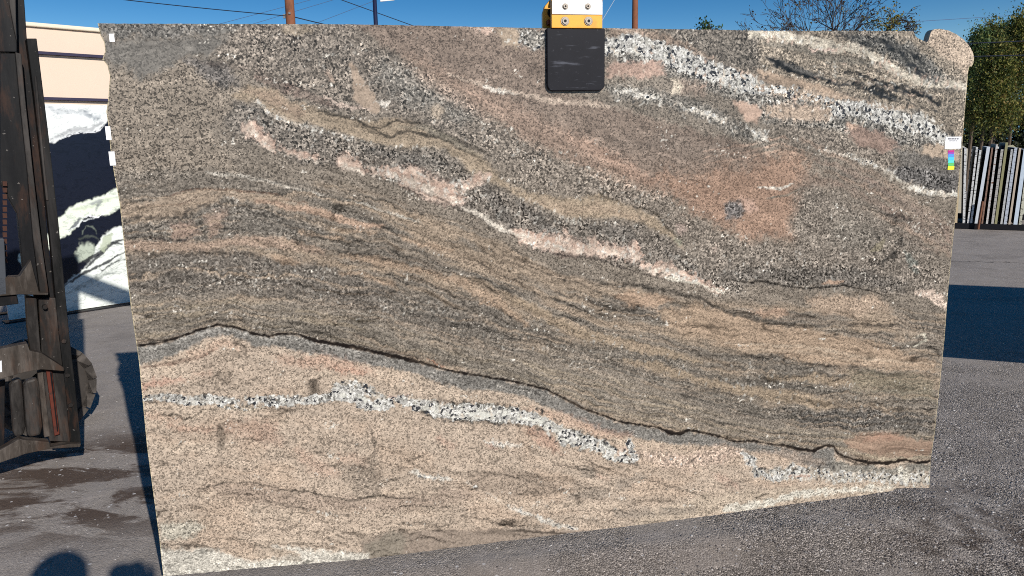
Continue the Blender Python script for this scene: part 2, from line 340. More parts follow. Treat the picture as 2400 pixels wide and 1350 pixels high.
    p.line([(1760, 80), (1830, 80), (1900, 96), (1960, 112), (2010, 112), (2060, 140), (2110, 168), (2150, 188), (2200, 196), (2265, 205)], [6, 12, 12, 12, 9, 8, 9, 8, 9, 8], (206, 194, 174), fw=9, soft=4, g1=.3, g2=.15, brk=.25)
    p.line([(1900, 116), (1960, 118)], 10, (204, 176, 160), fw=8, g2=.1)
    p.line([(1890, 130), (1960, 128), (2040, 142), (2100, 162)], 2, (92, 82, 70), a=.8, brk=.2)
    p.line([(2160, 205), (2210, 212), (2265, 214)], 6, (128, 117, 104), a=.8, g2=.05)
    p.poly([(1950, 72), (2040, 72), (2130, 100), (2200, 150), (2230, 185), (2170, 190), (2130, 165), (2080, 125), (2010, 105)], (108, 104, 98), soft=10, g2=.9, warp=12)
    for L, w in (([(2010, 98), (2030, 104), (2050, 106)], 4), ([(2050, 88), (2080, 105), (2110, 120), (2150, 165), (2165, 180)], 5), ([(1905, 82), (1922, 86)], 6), ([(1960, 80), (1980, 86)], 4),
                 ([(2110, 110), (2150, 130), (2170, 160)], 4)):
        p.line(L, w, (34, 34, 35), a=.95, fw=8, brk=.3, soft=2.5, g2=.3)
    # dark lenses
    p.poly([(1795, 132), (1830, 140), (1880, 158), (1930, 176), (1962, 196), (1900, 180), (1850, 168), (1815, 155)], (96, 92, 88), soft=4, warp=5, g2=.1)
    for L, w in (([(1802, 136), (1830, 155), (1860, 168), (1910, 182), (1960, 196)], [2, 6, 4, 4, 2]), ([(1845, 146), (1862, 152)], 4), ([(1958, 172), (1990, 168), (2030, 180), (2060, 192), (2110, 205), (2160, 222), (2205, 245)], [1, 2, 4, 5, 5, 3, 6]),
                 ([(1970, 192), (2010, 200), (2050, 215), (2080, 228), (2120, 240)], [1, 4, 5, 6, 1]), ([(2040, 205), (2070, 212), (2110, 226)], 5), ([(2120, 210), (2150, 222), (2190, 235)], 3), ([(2155, 248), (2175, 256)], 4)):
        p.line(L, w, (26, 26, 28), a=1, warp=4, fw=8, soft=1.8, brk=.15, g1=.3, g2=.15)
    p.line([(2070, 222), (2110, 236)], 2, (190, 180, 168), fw=4)
    p.poly([(1770, 160), (1840, 180), (1920, 200), (1980, 225), (2060, 245), (2140, 252), (2060, 258), (1960, 238), (1880, 212), (1790, 190)], (176, 150, 126), soft=6, warp=6, g1=.3, g2=.02)
    # main white vein upper right
    p.poly([(1420, 85), (1500, 92), (1600, 125), (1680, 160), (1750, 195), (1830, 210), (1920, 225), (1990, 240), (2060, 255), (2150, 270), (2250, 330), (2245, 385), (2180, 360), (2090, 330), (1990, 310),
            (1900, 300), (1800, 290), (1730, 240), (1660, 215), (1560, 175), (1430, 140)], (132, 126, 118), soft=12, g1=.6, g2=1.0, warp=14)
    vein = [(1420, 112), (1480, 102), (1550, 122), (1600, 142), (1650, 160), (1690, 172), (1740, 195), (1780, 205)]
    p.line(vein, [16, 22, 22, 24, 22, 20, 20, 14], (150, 146, 140), v=.95, warp=6, soft=8)
    p.line([(1780, 205), (1840, 215), (1900, 225), (1960, 245)], [10, 10, 9, 12], (176, 156, 136), v=.5, warp=6, soft=6)
    p.line([(1960, 255), (2020, 258), (2060, 270), (2110, 282), (2150, 290), (2200, 318), (2240, 340)], [14, 16, 16, 18, 18, 14, 8], (140, 136, 130), v=.9, warp=8, soft=9)
    p.line([(2010, 330), (2080, 340), (2120, 330)], 14, (88, 86, 84), a=.7, g2=1.0)
    for c0, r in (((1490, 118), 10), ((1545, 115), 8), ((1560, 118), 9), ((1585, 145), 9), ((1620, 150), 8), ((1690, 180), 9), ((2095, 262), 7), ((2160, 290), 9), ((2105, 275), 7), ((1730, 195), 9)):
        p.line([(c0[0] - r * .4, c0[1] - r), (c0[0] + r * .3, c0[1] + r)], r * .8, (212, 208, 198), fw=7, soft=3, v=0., g1=.15, g2=0.)
    p.poly([(1425, 150), (1500, 145), (1550, 145), (1555, 175), (1510, 185), (1465, 178), (1425, 182)], (186, 152, 134), soft=6, warp=10, fw=7, g1=.3, g2=.05, v=0)
    p.poly([(1790, 245), (1900, 240), (1950, 252), (1940, 285), (1860, 282), (1800, 275)], (184, 160, 138), soft=10, warp=12, g1=.4, g2=.25, v=.1)
    p.poly([(1722, 240), (1768, 238), (1790, 262), (1775, 288), (1745, 282)], (198, 164, 142), soft=5, warp=9, g1=.2, g2=.0, v=0)
    p.poly([(1580, 195), (1640, 190), (1660, 205), (1650, 225), (1585, 222)], (142, 124, 110), soft=10, g2=.1, warp=10, v=0)
    p.line([(1575, 185), (1590, 205), (1575, 218)], 9, (200, 184, 162), fw=7, g2=0., v=0)
    p.line([(1420, 205), (1450, 215), (1500, 222), (1560, 232), (1620, 250), (1680, 275), (1720, 300), (1790, 330)], 15, (128, 122, 114), a=.8, g2=.8, soft=10)
    p.line([(1440, 212), (1480, 215), (1520, 228), (1545, 232)], 7, (208, 200, 188), fw=9, v=.4, g2=.3)
    p.line([(1590, 245), (1640, 262), (1670, 275), (1700, 290)], 6, (206, 196, 182), fw=9, v=.4, g2=.3, brk=.3)
    p.line([(1750, 300), (1780, 315), (1800, 322)], 8, (200, 192, 180), fw=8, v=.5, brk=.3)
    # right side below vein
    p.poly([(1820, 290), (1990, 320), (2090, 350), (2130, 400), (2060, 400), (1960, 360), (1860, 340)], (132, 120, 108), soft=12, g2=.6, warp=14)
    p.poly([(1985, 290), (2030, 298), (2090, 330), (2110, 350), (2070, 360), (2010, 338), (1990, 315)], (148, 122, 108), soft=7, g1=.4, g2=.05, warp=8)
    p.poly([(1985, 288), (2010, 292), (2005, 305), (1988, 304)], (184, 152, 130), soft=4, warp=4)
    p.poly([(2100, 350), (2245, 378), (2242, 440), (2180, 450), (2110, 400)], (112, 106, 100), soft=8, g2=.35, warp=8)
    p.poly([(2160, 340), (2200, 336), (2245, 350), (2245, 376), (2200, 370), (2160, 362)], (190, 166, 142), soft=4, warp=6, g1=.25, g2=.0)
    p.line([(2155, 341), (2190, 344)], 1.5, (80, 68, 56))
    p.poly([(2080, 390), (2160, 395), (2240, 410), (2240, 450), (2170, 440), (2110, 420)], (104, 100, 98), soft=8, g2=.85, warp=8)
    p.line([(1930, 350), (1990, 365), (2050, 385), (2080, 400)], 5, (196, 186, 172), a=.8, fw=8, brk=.5, v=.4)
    p.line([(2075, 395), (2105, 418), (2135, 436), (2165, 450), (2180, 455), (2210, 452), (2240, 458)], [3, 5, 5, 7, 9, 3, 5], (206, 196, 180), fw=12, warp=9, soft=3, g1=.35, g2=.15, brk=.5, bs=14)
    p.line([(2120, 450), (2180, 462), (2240, 462)], 1.6, (80, 74, 68), brk=.2)
    for i in range(12):
        y0 = 330 + i * 18; x0 = 1880 + i * 14
        cc = [(166, 138, 118), (118, 110, 100), (152, 124, 110), (108, 102, 96)][i % 4]
        L = [(x0, y0), (x0 + 90, y0 + 40), (x0 + 190, y0 + 90), (x0 + 300, y0 + 170), (x0 + 380, y0 + 240)]
        p.line([q for q in L if q[0] < 2300], 7, cc, a=.55, brk=.4, soft=6, warp=14, bs=40)
    # speckled zone centre right
    p.poly([(1870, 440), (1960, 450), (2060, 500), (2160, 570), (2220, 640), (2200, 690), (2080, 680), (1960, 660), (1800, 655), (1680, 640), (1600, 590), (1720, 570), (1850, 590), (1860, 520)], (131, 120, 109), soft=18, warp=18, g1=.5, g2=.7)
    p.poly([(1960, 500), (2060, 530), (2080, 570), (2000, 590), (1940, 560)], (128, 120, 110), soft=25, a=.7, g2=.5)
    p.line([(1700, 640), (1850, 650), (2000, 650), (2120, 670)], 22, (92, 88, 84), a=.6, g2=.95, soft=14)
    for L, w in (([(2065, 500), (2110, 508), (2140, 520)], 3), ([(2095, 565), (2110, 570), (2125, 575)], 8), ([(2105, 580), (2085, 605), (2060, 618)], 5), ([(2050, 550), (2065, 560)], 4), ([(2040, 620), (2070, 622)], 6), ([(1990, 490), (2005, 510)], 4), ([(2165, 552), (2195, 552)], 2)):
        p.line(L, w, (44, 44, 44), a=.85, fw=8, brk=.3, soft=4)
    p.line([(2040, 590), (2060, 580), (2070, 560)], 9, (134, 124, 98), a=.7, g2=.1)
    p.line([(2120, 590), (2140, 620), (2150, 640)], 12, (112, 118, 112), a=.7, g2=.5)
    p.line([(2140, 625), (2160, 630)], 8, (176, 160, 146), fw=6)
    p.line([(2155, 685), (2180, 690), (2215, 712), (2225, 716)], [6, 10, 7, 6], (206, 182, 164), fw=9, soft=4, g2=.1)
    p.line([(1700, 655), (1745, 660), (1790, 660), (1830, 668), (1880, 676), (1940, 672), (1978, 667), (2030, 680), (2085, 694)], 1.6, (40, 36, 32), warp=4, fw=2, soft=1.5, taper=True)
    p.line([(1925, 664), (1950, 660), (1975, 658)], 4, (178, 146, 122), soft=2, g2=0.)
    # ---- laminated lower middle, individual layers
    p.poly([(255, 400), (420, 400), (500, 395), (620, 410), (780, 450), (880, 490), (760, 470), (620, 455), (500, 440), (400, 455), (270, 470)], (126, 116, 105), g2=.45, soft=12, warp=10)
    p.poly([(268, 478), (350, 476), (420, 455), (480, 448), (560, 448), (640, 460), (720, 482), (700, 490), (620, 478), (560, 470), (530, 458), (500, 480), (460, 498), (430, 510), (270, 512)], (166, 145, 124), soft=6, warp=9, g1=.5, g2=.05)
    p.line([(600, 470), (680, 484), (760, 500), (840, 528), (900, 530)], [4, 6, 8, 6, 2], (182, 150, 126), soft=4, g2=.05)
    p.line([(380, 462), (450, 445), (540, 443), (640, 456), (720, 478)], 1.4, (112, 82, 66), a=.8, soft=1.6)
    p.line([(340, 484), (420, 482), (460, 465)], 1.4, (112, 86, 72), a=.8, soft=1.6, brk=.2)
    p.line([(270, 512), (330, 506), (380, 510), (430, 515), (440, 495), (470, 485), (520, 458)], 3, (74, 68, 64), a=.8, soft=2.5, brk=.35, fw=6)
    p.poly([(275, 515), (430, 520), (470, 490), (540, 465), (620, 485), (760, 520), (780, 560), (600, 550), (440, 570), (290, 560)], (120, 112, 103), soft=10, g2=.65, warp=12)
    p.poly([(395, 530), (450, 520), (470, 545), (430, 560), (400, 555)], (158, 132, 116), soft=8, g2=.1, warp=10)
    p.poly([(480, 505), (530, 490), (520, 540), (490, 558)], (156, 132, 116), soft=8, g2=.1, warp=10)
    p.line([(320, 548), (370, 560), (430, 562), (470, 530)], 3, (84, 76, 72), brk=.5, g2=.7)
    p.line([(285, 575), (380, 575), (480, 578), (560, 565), (660, 570), (760, 590)], [9, 10, 10, 9, 12, 6], (168, 142, 122), soft=6, g2=.08, warp=8)
    p.poly([(300, 600), (420, 590), (560, 590), (700, 610), (850, 650), (960, 690), (1060, 720), (1160, 760), (1240, 800), (1100, 790), (950, 750), (800, 710), (600, 680), (420, 690), (310, 690)], (120, 111, 102), soft=14, g1=.5, g2=.7, warp=12)
    for L, w in (([(640, 600), (670, 612), (700, 618)], 10), ([(880, 655), (920, 665)], 9), ([(1130, 705), (1165, 722)], 13), ([(700, 545), (800, 560)], 7), ([(800, 600), (900, 612), (1000, 640)], 10), ([(800, 640), (880, 648)], 7),
                 ([(940, 560), (1010, 575), (1060, 590)], 6), ([(1000, 640), (1080, 660), (1150, 700), (1240, 760)], 10), ([(780, 540), (880, 545)], 4)):
        p.line(L, w, (172, 144, 118), a=.85, soft=6, g2=.05, warp=9, fw=5)
    p.line([(480, 405), (520, 407), (560, 408), (590, 418), (640, 432), (700, 446), (760, 458)], 3, (186, 178, 166), a=.75, brk=.4, fw=4)
    p.line([(800, 465), (860, 480), (900, 495), (960, 515), (990, 525)], 3.4, (196, 190, 178), a=.75, brk=.5, fw=4)
    p.line([(730, 715), (800, 725), (860, 738), (930, 748)], 3, (184, 176, 162), a=.6, brk=.4)
    for L, w in (([(300, 585), (360, 592), (430, 598), (500, 590), (560, 598), (640, 592)], 2), ([(700, 540), (760, 560), (820, 566), (880, 560), (930, 580), (1000, 588)], 2), ([(740, 590), (820, 600), (860, 590), (930, 612), (1010, 640), (1060, 648)], 2.2),
                 ([(900, 640), (960, 650), (1020, 670), (1080, 700), (1130, 740), (1180, 760)], 2.2), ([(1080, 600), (1140, 622), (1200, 655), (1260, 690), (1310, 700), (1370, 730), (1440, 760)], 2.2), ([(1120, 650), (1180, 680), (1240, 722), (1320, 760), (1400, 772)], 2.4),
                 ([(1200, 740), (1290, 790), (1360, 812), (1440, 822), (1500, 850), (1580, 862)], 2.4), ([(1620, 820), (1680, 850), (1740, 858), (1800, 880), (1880, 880), (1940, 902)], 2.4), ([(1700, 870), (1760, 892), (1820, 900), (1890, 920), (1960, 925), (2040, 950)], 2.4),
                 ([(1900, 862), (1960, 850), (2010, 870), (2060, 885), (2120, 890), (2185, 880)], 2), ([(1850, 935), (1930, 945), (2010, 965), (2080, 960), (2180, 958)], 2.2), ([(1500, 770), (1560, 800), (1640, 830), (1720, 838)], 2.2), ([(640, 660), (740, 672), (840, 690), (930, 700)], 1.8), ([(320, 720), (420, 715), (520, 705), (620, 712), (720, 728), (860, 750)], 1.5), ([(330, 745), (430, 740), (520, 728), (640, 735), (780, 758), (900, 778), (1020, 808)], 1.5)):
        p.line(L, w, (62, 56, 50), a=.8, warp=9, fw=6, soft=2.2, brk=.3)
    # laminated belt above the fissure
    U = [(305, 700), (450, 700), (560, 690), (700, 705), (850, 735), (1000, 780), (1150, 820), (1300, 850), (1450, 880), (1600, 930), (1750, 985), (1900, 1000), (2180, 1010)]
    Lw = [(2180, 1060), (1920, 1045), (1750, 1025), (1620, 1005), (1450, 975), (1320, 925), (1200, 885), (1050, 850), (860, 800), (700, 770), (600, 765), (510, 745), (400, 780), (315, 800)]
    I0 = p.c.copy()
    p.poly(U + Lw, (142, 130, 117), soft=14, warp=8, g1=.6, g2=.2)
    belt = sstep(0, 20, Y - np.interp(X, [a for a, b in U], [b for a, b in U])) * sstep(0, 12, np.interp(X, G[6][0], G[6][1]) - Y)
    tint(belt * sstep(.5, .62, fol) * .55, (162, 144, 118)); tint(belt * sstep(.48, .36, fol) * .45, (106, 99, 88))
    p.poly([(320, 790), (500, 745), (600, 765), (700, 775), (860, 805), (1050, 850), (1220, 890), (1320, 925), (1240, 870), (1050, 820), (860, 780), (700, 750), (560, 735), (400, 760)], (116, 107, 96), soft=7, a=.6, g2=.5, warp=7)
    # right-hand layers
    p.poly([(1430, 690), (1480, 682), (1540, 690), (1575, 705), (1540, 722), (1470, 715)], (176, 146, 120), soft=6, warp=7, g1=.4, g2=.03)
    p.poly([(1540, 735), (1620, 715), (1690, 725), (1780, 755), (1900, 775), (2040, 800), (2190, 845), (2195, 870), (2050, 868), (1900, 850), (1790, 825), (1700, 812), (1610, 790), (1570, 765)], (174, 147, 121), soft=8, warp=12, g1=.5, g2=.03)
    p.poly([(1890, 700), (1960, 688), (2060, 698), (2090, 725), (2000, 745), (1910, 735)], (170, 146, 124), soft=9, warp=8, g2=.08)
    p.poly([(1760, 730), (1820, 720), (1850, 735), (1800, 745)], (176, 144, 120), soft=6, warp=6, g2=.05)
    for L, w in (([(1480, 670), (1560, 680), (1640, 700), (1720, 735), (1800, 758), (1900, 765), (1960, 758)], 4), ([(1960, 762), (2020, 758), (2080, 768), (2100, 762)], 3), ([(2010, 800), (2060, 815), (2100, 820), (2140, 808), (2170, 790)], 2.2),
                 ([(1560, 715), (1600, 710), (1620, 712)], 2), ([(1580, 790), (1650, 808), (1720, 820), (1800, 840), (1830, 838)], 3), ([(1865, 835), (1875, 845), (1920, 858), (1990, 858), (2040, 870), (2100, 880), (2140, 868)], 2.4),
                 ([(1880, 870), (1960, 880), (2020, 880), (2080, 900), (2140, 908)], 3), ([(1400, 665), (1480, 668), (1540, 672)], 5), ([(2100, 905), (2140, 912)], 4), ([(2070, 948), (2110, 965), (2145, 968)], 4), ([(2150, 962), (2185, 955)], 4),
                 ([(1270, 640), (1340, 660), (1420, 690)], 2.5), ([(1290, 680), (1380, 706), (1460, 735), (1560, 740)], 2.5)):
        p.line(L, w, (66, 61, 56), a=.8, warp=6, fw=5, soft=2.4, brk=.35)
    p.line([(2140, 790), (2165, 785), (2172, 800), (2140, 812)], 3, (186, 178, 160), fw=3)
    for yy, a_ in ((0, .5), (12, .3)):
        p.line([(1700, 805 + yy), (1880, 812 + yy), (1960, 825 + yy), (2040, 842 + yy), (2190, 852 + yy)], 4, (200, 180, 156), a=a_, brk=.5)
    rows = [([(1300, 745), (1400, 790), (1520, 830), (1640, 860), (1760, 900), (1900, 920), (2050, 930), (2190, 935)], 18), ([(1350, 800), (1480, 850), (1600, 890), (1720, 940), (1850, 965), (2000, 980), (2190, 985)], 20),
            ([(1640, 800), (1720, 840), (1800, 870), (1900, 900)], 14), ([(900, 700), (1000, 730), (1100, 770), (1220, 800), (1340, 830), (1450, 860)], 20)]
    for L, w in rows: p.line(L, w, (114, 107, 98), a=.6, warp=14, fw=8, soft=9, g2=.7, brk=.4, bs=50)
    for L, w in (([(1180, 690), (1260, 730), (1360, 780), (1440, 800), (1560, 830), (1640, 848)], 10), ([(1460, 845), (1540, 862), (1600, 880), (1700, 905), (1760, 930)], 8), ([(1700, 905), (1800, 925), (1900, 940), (1950, 948)], 12), ([(1800, 890), (1900, 885), (1990, 895), (2120, 890)], 8), ([(2120, 930), (2180, 925)], 5)):
        p.line(L, w, (164, 142, 116), a=.85, warp=9, fw=6, soft=6, g2=.05)
    p.poly([(1990, 870), (2190, 885), (2190, 940), (2100, 920), (2000, 905)], (128, 120, 100), a=.7, soft=10, g2=.1)
    p.poly([(1840, 965), (2000, 958), (2185, 975), (2185, 1010), (2080, 1010), (1900, 1000)], (106, 100, 94), soft=7, g2=.9)
    p.poly([(1975, 1035), (2020, 1012), (2100, 1020), (2188, 1035), (2188, 1062), (2130, 1072), (2040, 1066), (1995, 1052)], (162, 132, 110), soft=5, warp=5, g1=.3, g2=.0)
    p.line([(2030, 1030), (2070, 1022), (2110, 1026)], 7, (176, 134, 110), a=.7, soft=8)
    p.line([(2000, 1060), (2060, 1074), (2120, 1078), (2185, 1068)], 3, (176, 160, 134), a=.7)
    # ---- below fissure
    fi = [(310, 812), (360, 806), (400, 796), (460, 776), (510, 761), (560, 770), (590, 782), (630, 787), (665, 782), (700, 785), (740, 799), (800, 808), (860, 820), (930, 836), (970, 846), (1010, 856), (1060, 869), (1110, 879), (1170, 888), (1220, 897),
          (1280, 912), (1320, 933), (1360, 955), (1410, 972), (1460, 990), (1500, 995), (1540, 1000), (1570, 1013), (1592, 1016), (1612, 1008), (1640, 1014), (1680, 1020), (1720, 1035), (1770, 1033), (1820, 1042), (1870, 1052), (1905, 1056), (1935, 1044),
          (1955, 1047), (1966, 1064), (2000, 1076), (2040, 1086), (2080, 1084), (2120, 1078), (2150, 1086), (2190, 1078)]
    p.poly(fi + [(2190, 1170), (1900, 1240), (1300, 1400), (300, 1400), (300, 900)], (187, 165, 144), soft=3, warp=0, fw=0, g1=.5, g2=.04)
    below = sstep(0, 6, Y - np.interp(X, [a for a, b in fi], [b for a, b in fi]))
    mm = fbm(X / 130, S / 60, 4, 4); m2 = fbm(X / 220 + 3, S / 22, 3, 4)
    tint(below * sstep(.5, .68, mm) * .35, (188, 157, 130)); tint(below * sstep(.5, .33, m2) * .4, (170, 152, 134)); tint(below * sstep(.56, .7, m2) * .35, (204, 182, 158))
    gb = [(a, b + 2) for a, b in fi if a <= 1960]
    gbl = [(1960, 1110), (1900, 1095), (1820, 1065), (1700, 1048), (1600, 1042), (1500, 1030), (1400, 1005), (1300, 960), (1200, 920), (1080, 912), (950, 870), (850, 852), (740, 830), (660, 812), (600, 812), (540, 788), (480, 792), (420, 830), (320, 858)]
    p.poly(gb + gbl, (128, 123, 117), soft=4, warp=4, g1=.4, g2=.35)
    p.line([(a, b + 9) for a, b in fi if a < 900], 4, (172, 166, 158), a=.6, brk=.4)
    p.line([(322, 862), (400, 852), (470, 835), (520, 812)], 4, (112, 82, 68), a=.7, brk=.4)
    for L, w, cc in (([(330, 905), (370, 898), (430, 890)], 9, (190, 112, 88)), ([(450, 880), (490, 880)], 14, (180, 128, 104)), ([(640, 840), (740, 845), (800, 855), (870, 870)], 13, (196, 140, 112)), ([(780, 860), (850, 872)], 8, (184, 116, 90)),
                     ([(530, 1000), (620, 1010), (650, 1035)], 22, (168, 118, 96)), ([(400, 1000), (500, 1008)], 12, (190, 134, 108)), ([(340, 970), (420, 985)], 14, (196, 148, 120)), ([(1240, 1010), (1280, 1030), (1310, 1050)], 15, (186, 122, 96)),
                     ([(1240, 960), (1300, 975), (1400, 1005), (1480, 1022)], 10, (196, 146, 118)), ([(700, 1060), (740, 1090), (790, 1110)], 16, (194, 146, 122)), ([(800, 1070), (850, 1090)], 18, (192, 140, 114)), ([(1030, 1030), (1060, 1050)], 12, (200, 146, 124)), ([(440, 830), (520, 805), (560, 820)], 9, (198, 152, 124)),
                     ([(1680, 1120), (1720, 1140)], 14, (204, 156, 136)), ([(1400, 1110), (1420, 1118)], 9, (196, 146, 124)), ([(1780, 1060), (1860, 1070), (1930, 1080)], 14, (196, 162, 134)), ([(1140, 1043), (1165, 1046)], 4, (206, 140, 128))):
        p.line(L, w, cc, a=.36, soft=w * .9, warp=10, fw=8, brk=.2, bs=40)
    # white quartz vein
    v6 = [(330, 936), (400, 934), (450, 940), (520, 938), (560, 940)]
    p.line(v6, 9, (160, 154, 146), v=.85, soft=5, fw=6)
    p.line([(500, 950), (560, 958), (620, 955)], 7, (186, 168, 146), v=.5, soft=5, fw=6, g2=.5)
    p.line([(585, 937), (650, 942), (720, 938), (770, 930), (805, 915)], [8, 9, 9, 11, 15], (160, 154, 146), v=.95, soft=5, fw=6)
    p.line([(790, 905), (830, 900), (860, 912), (900, 930)], [7, 9, 9, 6], (184, 174, 160), v=.5, soft=6, g2=.5)
    p.line([(800, 925), (835, 925), (850, 945), (880, 952), (915, 945)], [15, 14, 11, 11, 12], (190, 186, 176), v=.95, soft=4, fw=6)
    p.line([(915, 930), (950, 935), (955, 925)], 7, (192, 164, 150), v=.3, soft=4, g2=.5)
    v7 = [(938, 936), (955, 942), (1000, 952), (1040, 965), (1090, 966), (1150, 970), (1210, 975), (1260, 985), (1300, 1002), (1330, 1025), (1370, 1030), (1410, 1045), (1440, 1065), (1470, 1078)]
    p.line(v7, [9, 9, 14, 16, 19, 20, 18, 13, 9, 17, 15, 13, 14, 8], (200, 196, 184), v=.8, soft=4, fw=7)
    p.line([(1475, 1038), (1480, 1055), (1490, 1075)], [5, 8, 9], (196, 190, 180), v=.9, soft=4, fw=6)
    p.poly([(1448, 1050), (1468, 1048), (1466, 1068), (1450, 1070)], (200, 172, 152), soft=3, v=0, warp=3)
    for L, w in (([(1000, 955), (1030, 962)], 8), ([(1045, 972), (1060, 975)], 7), ([(1095, 970), (1130, 975), (1150, 975)], 10), ([(1180, 970), (1195, 975)], 10), ([(1215, 980), (1270, 988)], 9), ([(1315, 1025), (1335, 1030)], 9), ([(840, 925), (860, 940)], 8), ([(880, 950), (900, 952)], 7), ([(800, 925), (812, 930)], 6)):
        p.line(L, w, (214, 212, 202), v=0, g1=.12, g2=0, fw=7, soft=3)
    for L in ([(1010, 938), (1060, 944), (1100, 948), (1180, 950)], [(960, 950), (1000, 972), (1050, 985), (1130, 990), (1250, 1000), (1290, 1015)], [(1330, 1010), (1400, 1020), (1440, 1030)], [(1420, 1060), (1460, 1085), (1500, 1090)], [(1160, 945), (1180, 955)]):
        p.line(L, 3, (46, 44, 44), a=.85, brk=.55, fw=8, soft=2.5)
    p.line([(1500, 1065), (1560, 1075), (1620, 1085), (1700, 1060), (1740, 1062)], 14, (196, 170, 150), v=.15, g2=.5, soft=12)
    p.line([(1740, 1060), (1760, 1080), (1775, 1105)], 10, (206, 196, 184), v=.6, soft=6)
    p.line([(1770, 1110), (1820, 1112), (1860, 1105), (1900, 1115)], [6, 15, 12, 9], (186, 178, 166), v=.65, soft=6, fw=8)
    p.poly([(1955, 1075), (2040, 1095), (2190, 1090), (2190, 1110), (2050, 1112), (1940, 1108)], (140, 134, 124), soft=6, g1=.4, g2=.3, v=0.)
    p.line([(1900, 1105), (1960, 1115), (2040, 1118), (2110, 1122), (2180, 1122)], [8, 13, 11, 15, 13], (176, 164, 148), v=.5, soft=7, fw=9)
    p.line([(2110, 1095), (2120, 1110), (2125, 1130)], 9, (206, 198, 182), v=.1, fw=6)
    p.line([(1850, 1115), (1900, 1118)], 10, (196, 164, 146), v=.15)
    p.poly([(1500, 1200), (1640, 1165), (1860, 1140), (2100, 1132), (2100, 1155), (1860, 1180), (1640, 1215), (1480, 1235)], (186, 166, 144), soft=6, v=0., g2=.05)
    p.line([(1700, 1195), (1760, 1185), (1830, 1170), (1880, 1158), (1960, 1150), (2090, 1142)], [6, 8, 6, 9, 5, 4], (214, 206, 190), v=.1, fw=8, soft=4, brk=.3, g2=.0)
    # smaller veins and smudges bottom
    for L, w in (([(1145, 1038), (1180, 1042), (1225, 1048)], 5), ([(965, 1105), (1000, 1118), (1060, 1125)], 5), ([(1095, 1128), (1120, 1140)], 5), ([(1140, 1155), (1170, 1175)], 4), ([(1190, 1185), (1215, 1195), (1240, 1210)], 6), ([(1240, 1205), (1290, 1225), (1350, 1242)], 6)):
        p.line(L, w, (208, 200, 188), fw=8, soft=3.5, brk=.35, v=.3, g2=0.)
    p.poly([(470, 1140), (540, 1130), (640, 1140), (760, 1160), (880, 1168), (980, 1160), (1080, 1140), (1120, 1165), (1000, 1190), (860, 1195), (740, 1200), (620, 1180)], (162, 140, 123), soft=12, a=.75, warp=8)
    p.poly([(1090, 1105), (1180, 1100), (1260, 1115), (1340, 1145), (1300, 1160), (1180, 1165), (1110, 1150)], (160, 140, 122), soft=8, a=.75, warp=6)
    for P_ in ([(1340, 1155), (1430, 1140), (1420, 1165), (1330, 1172)], [(1440, 1125), (1500, 1105), (1520, 1120), (1450, 1150)], [(1430, 1195), (1520, 1190), (1540, 1210), (1440, 1215)], [(1545, 1190), (1640, 1188), (1620, 1205), (1545, 1210)], [(1350, 1095), (1390, 1092), (1400, 1115), (1360, 1118)],
               [(1180, 1235), (1280, 1230), (1260, 1245), (1180, 1250)]):
        p.poly(P_, (148, 134, 120), soft=5, a=.7, warp=6, g2=.0)
    p.poly([(845, 1272), (900, 1248), (1060, 1240), (1200, 1240), (1380, 1245), (1300, 1262), (860, 1320)], (152, 134, 119), soft=4, warp=4, g1=.25, g2=0., a=.9)
    p.poly([(850, 1275), (900, 1250), (960, 1250), (940, 1300), (860, 1310)], (142, 134, 118), soft=8, a=.6)
    p.poly([(800, 1090), (880, 1085), (900, 1120), (880, 1160), (830, 1160)], (136, 122, 108), soft=18, a=.65, g2=.45, warp=14)
    for L, w, a_ in (([(455, 1146), (500, 1138), (530, 1130), (600, 1134), (660, 1146), (720, 1152), (780, 1165), (820, 1172), (880, 1160), (930, 1168), (1000, 1172)], 1.8, .9), ([(840, 1164), (900, 1162)], 3, .8), ([(520, 1165), (600, 1170), (700, 1190), (780, 1205), (860, 1210)], 3, .4),
                     ([(1050, 1108), (1120, 1105), (1200, 1115), (1260, 1135), (1320, 1150), (1400, 1142), (1440, 1130)], 1.8, .6), ([(980, 1150), (1040, 1140), (1100, 1142)], 1.6, .6), ([(1080, 1210), (1140, 1218), (1180, 1230), (1260, 1232)], 2, .8), ([(900, 1228), (960, 1225), (1040, 1232), (1080, 1222)], 2, .6),
                     ([(1430, 1215), (1470, 1190), (1485, 1180)], 1.5, .8), ([(1480, 1165), (1490, 1180)], 5, .7), ([(1500, 1120), (1580, 1140), (1640, 1160), (1660, 1175)], 2, .6), ([(860, 1082), (920, 1086), (950, 1100)], 1.6, .5),
                     ([(515, 985), (520, 1010), (515, 1050), (520, 1080)], 9, .55), ([(866, 1000), (875, 1035), (880, 1070)], 2.6, .7), ([(380, 1228), (460, 1228), (470, 1245), (440, 1262), (400, 1260)], 1.6, .6), ([(380, 1275), (450, 1278), (500, 1285), (540, 1290)], 3, .7),
                     ([(500, 1260), (560, 1268), (620, 1285)], 1.8, .6), ([(600, 1300), (640, 1320)], 4, .7), ([(686, 1030), (696, 1022)], 3, .9), ([(785, 1255), (800, 1258)], 3.5, .8), ([(1290, 1180), (1370, 1180)], 1.2, .5)):
        p.line(L, w, (74, 66, 58), a=a_, fw=5, soft=max(1.6, w * .6), brk=.25 if w < 4 else .5)
    # pale zone bottom-left
    p.poly([(372, 1228), (450, 1222), (480, 1240), (440, 1262), (376, 1266)], (190, 180, 162), soft=8, g2=.1, warp=5)
    p.poly([(370, 1286), (480, 1286), (540, 1300), (600, 1318), (700, 1300), (640, 1280), (760, 1294), (860, 1298), (860, 1330), (380, 1365)], (206, 198, 184), soft=6, warp=8, g1=.35, g2=.25)
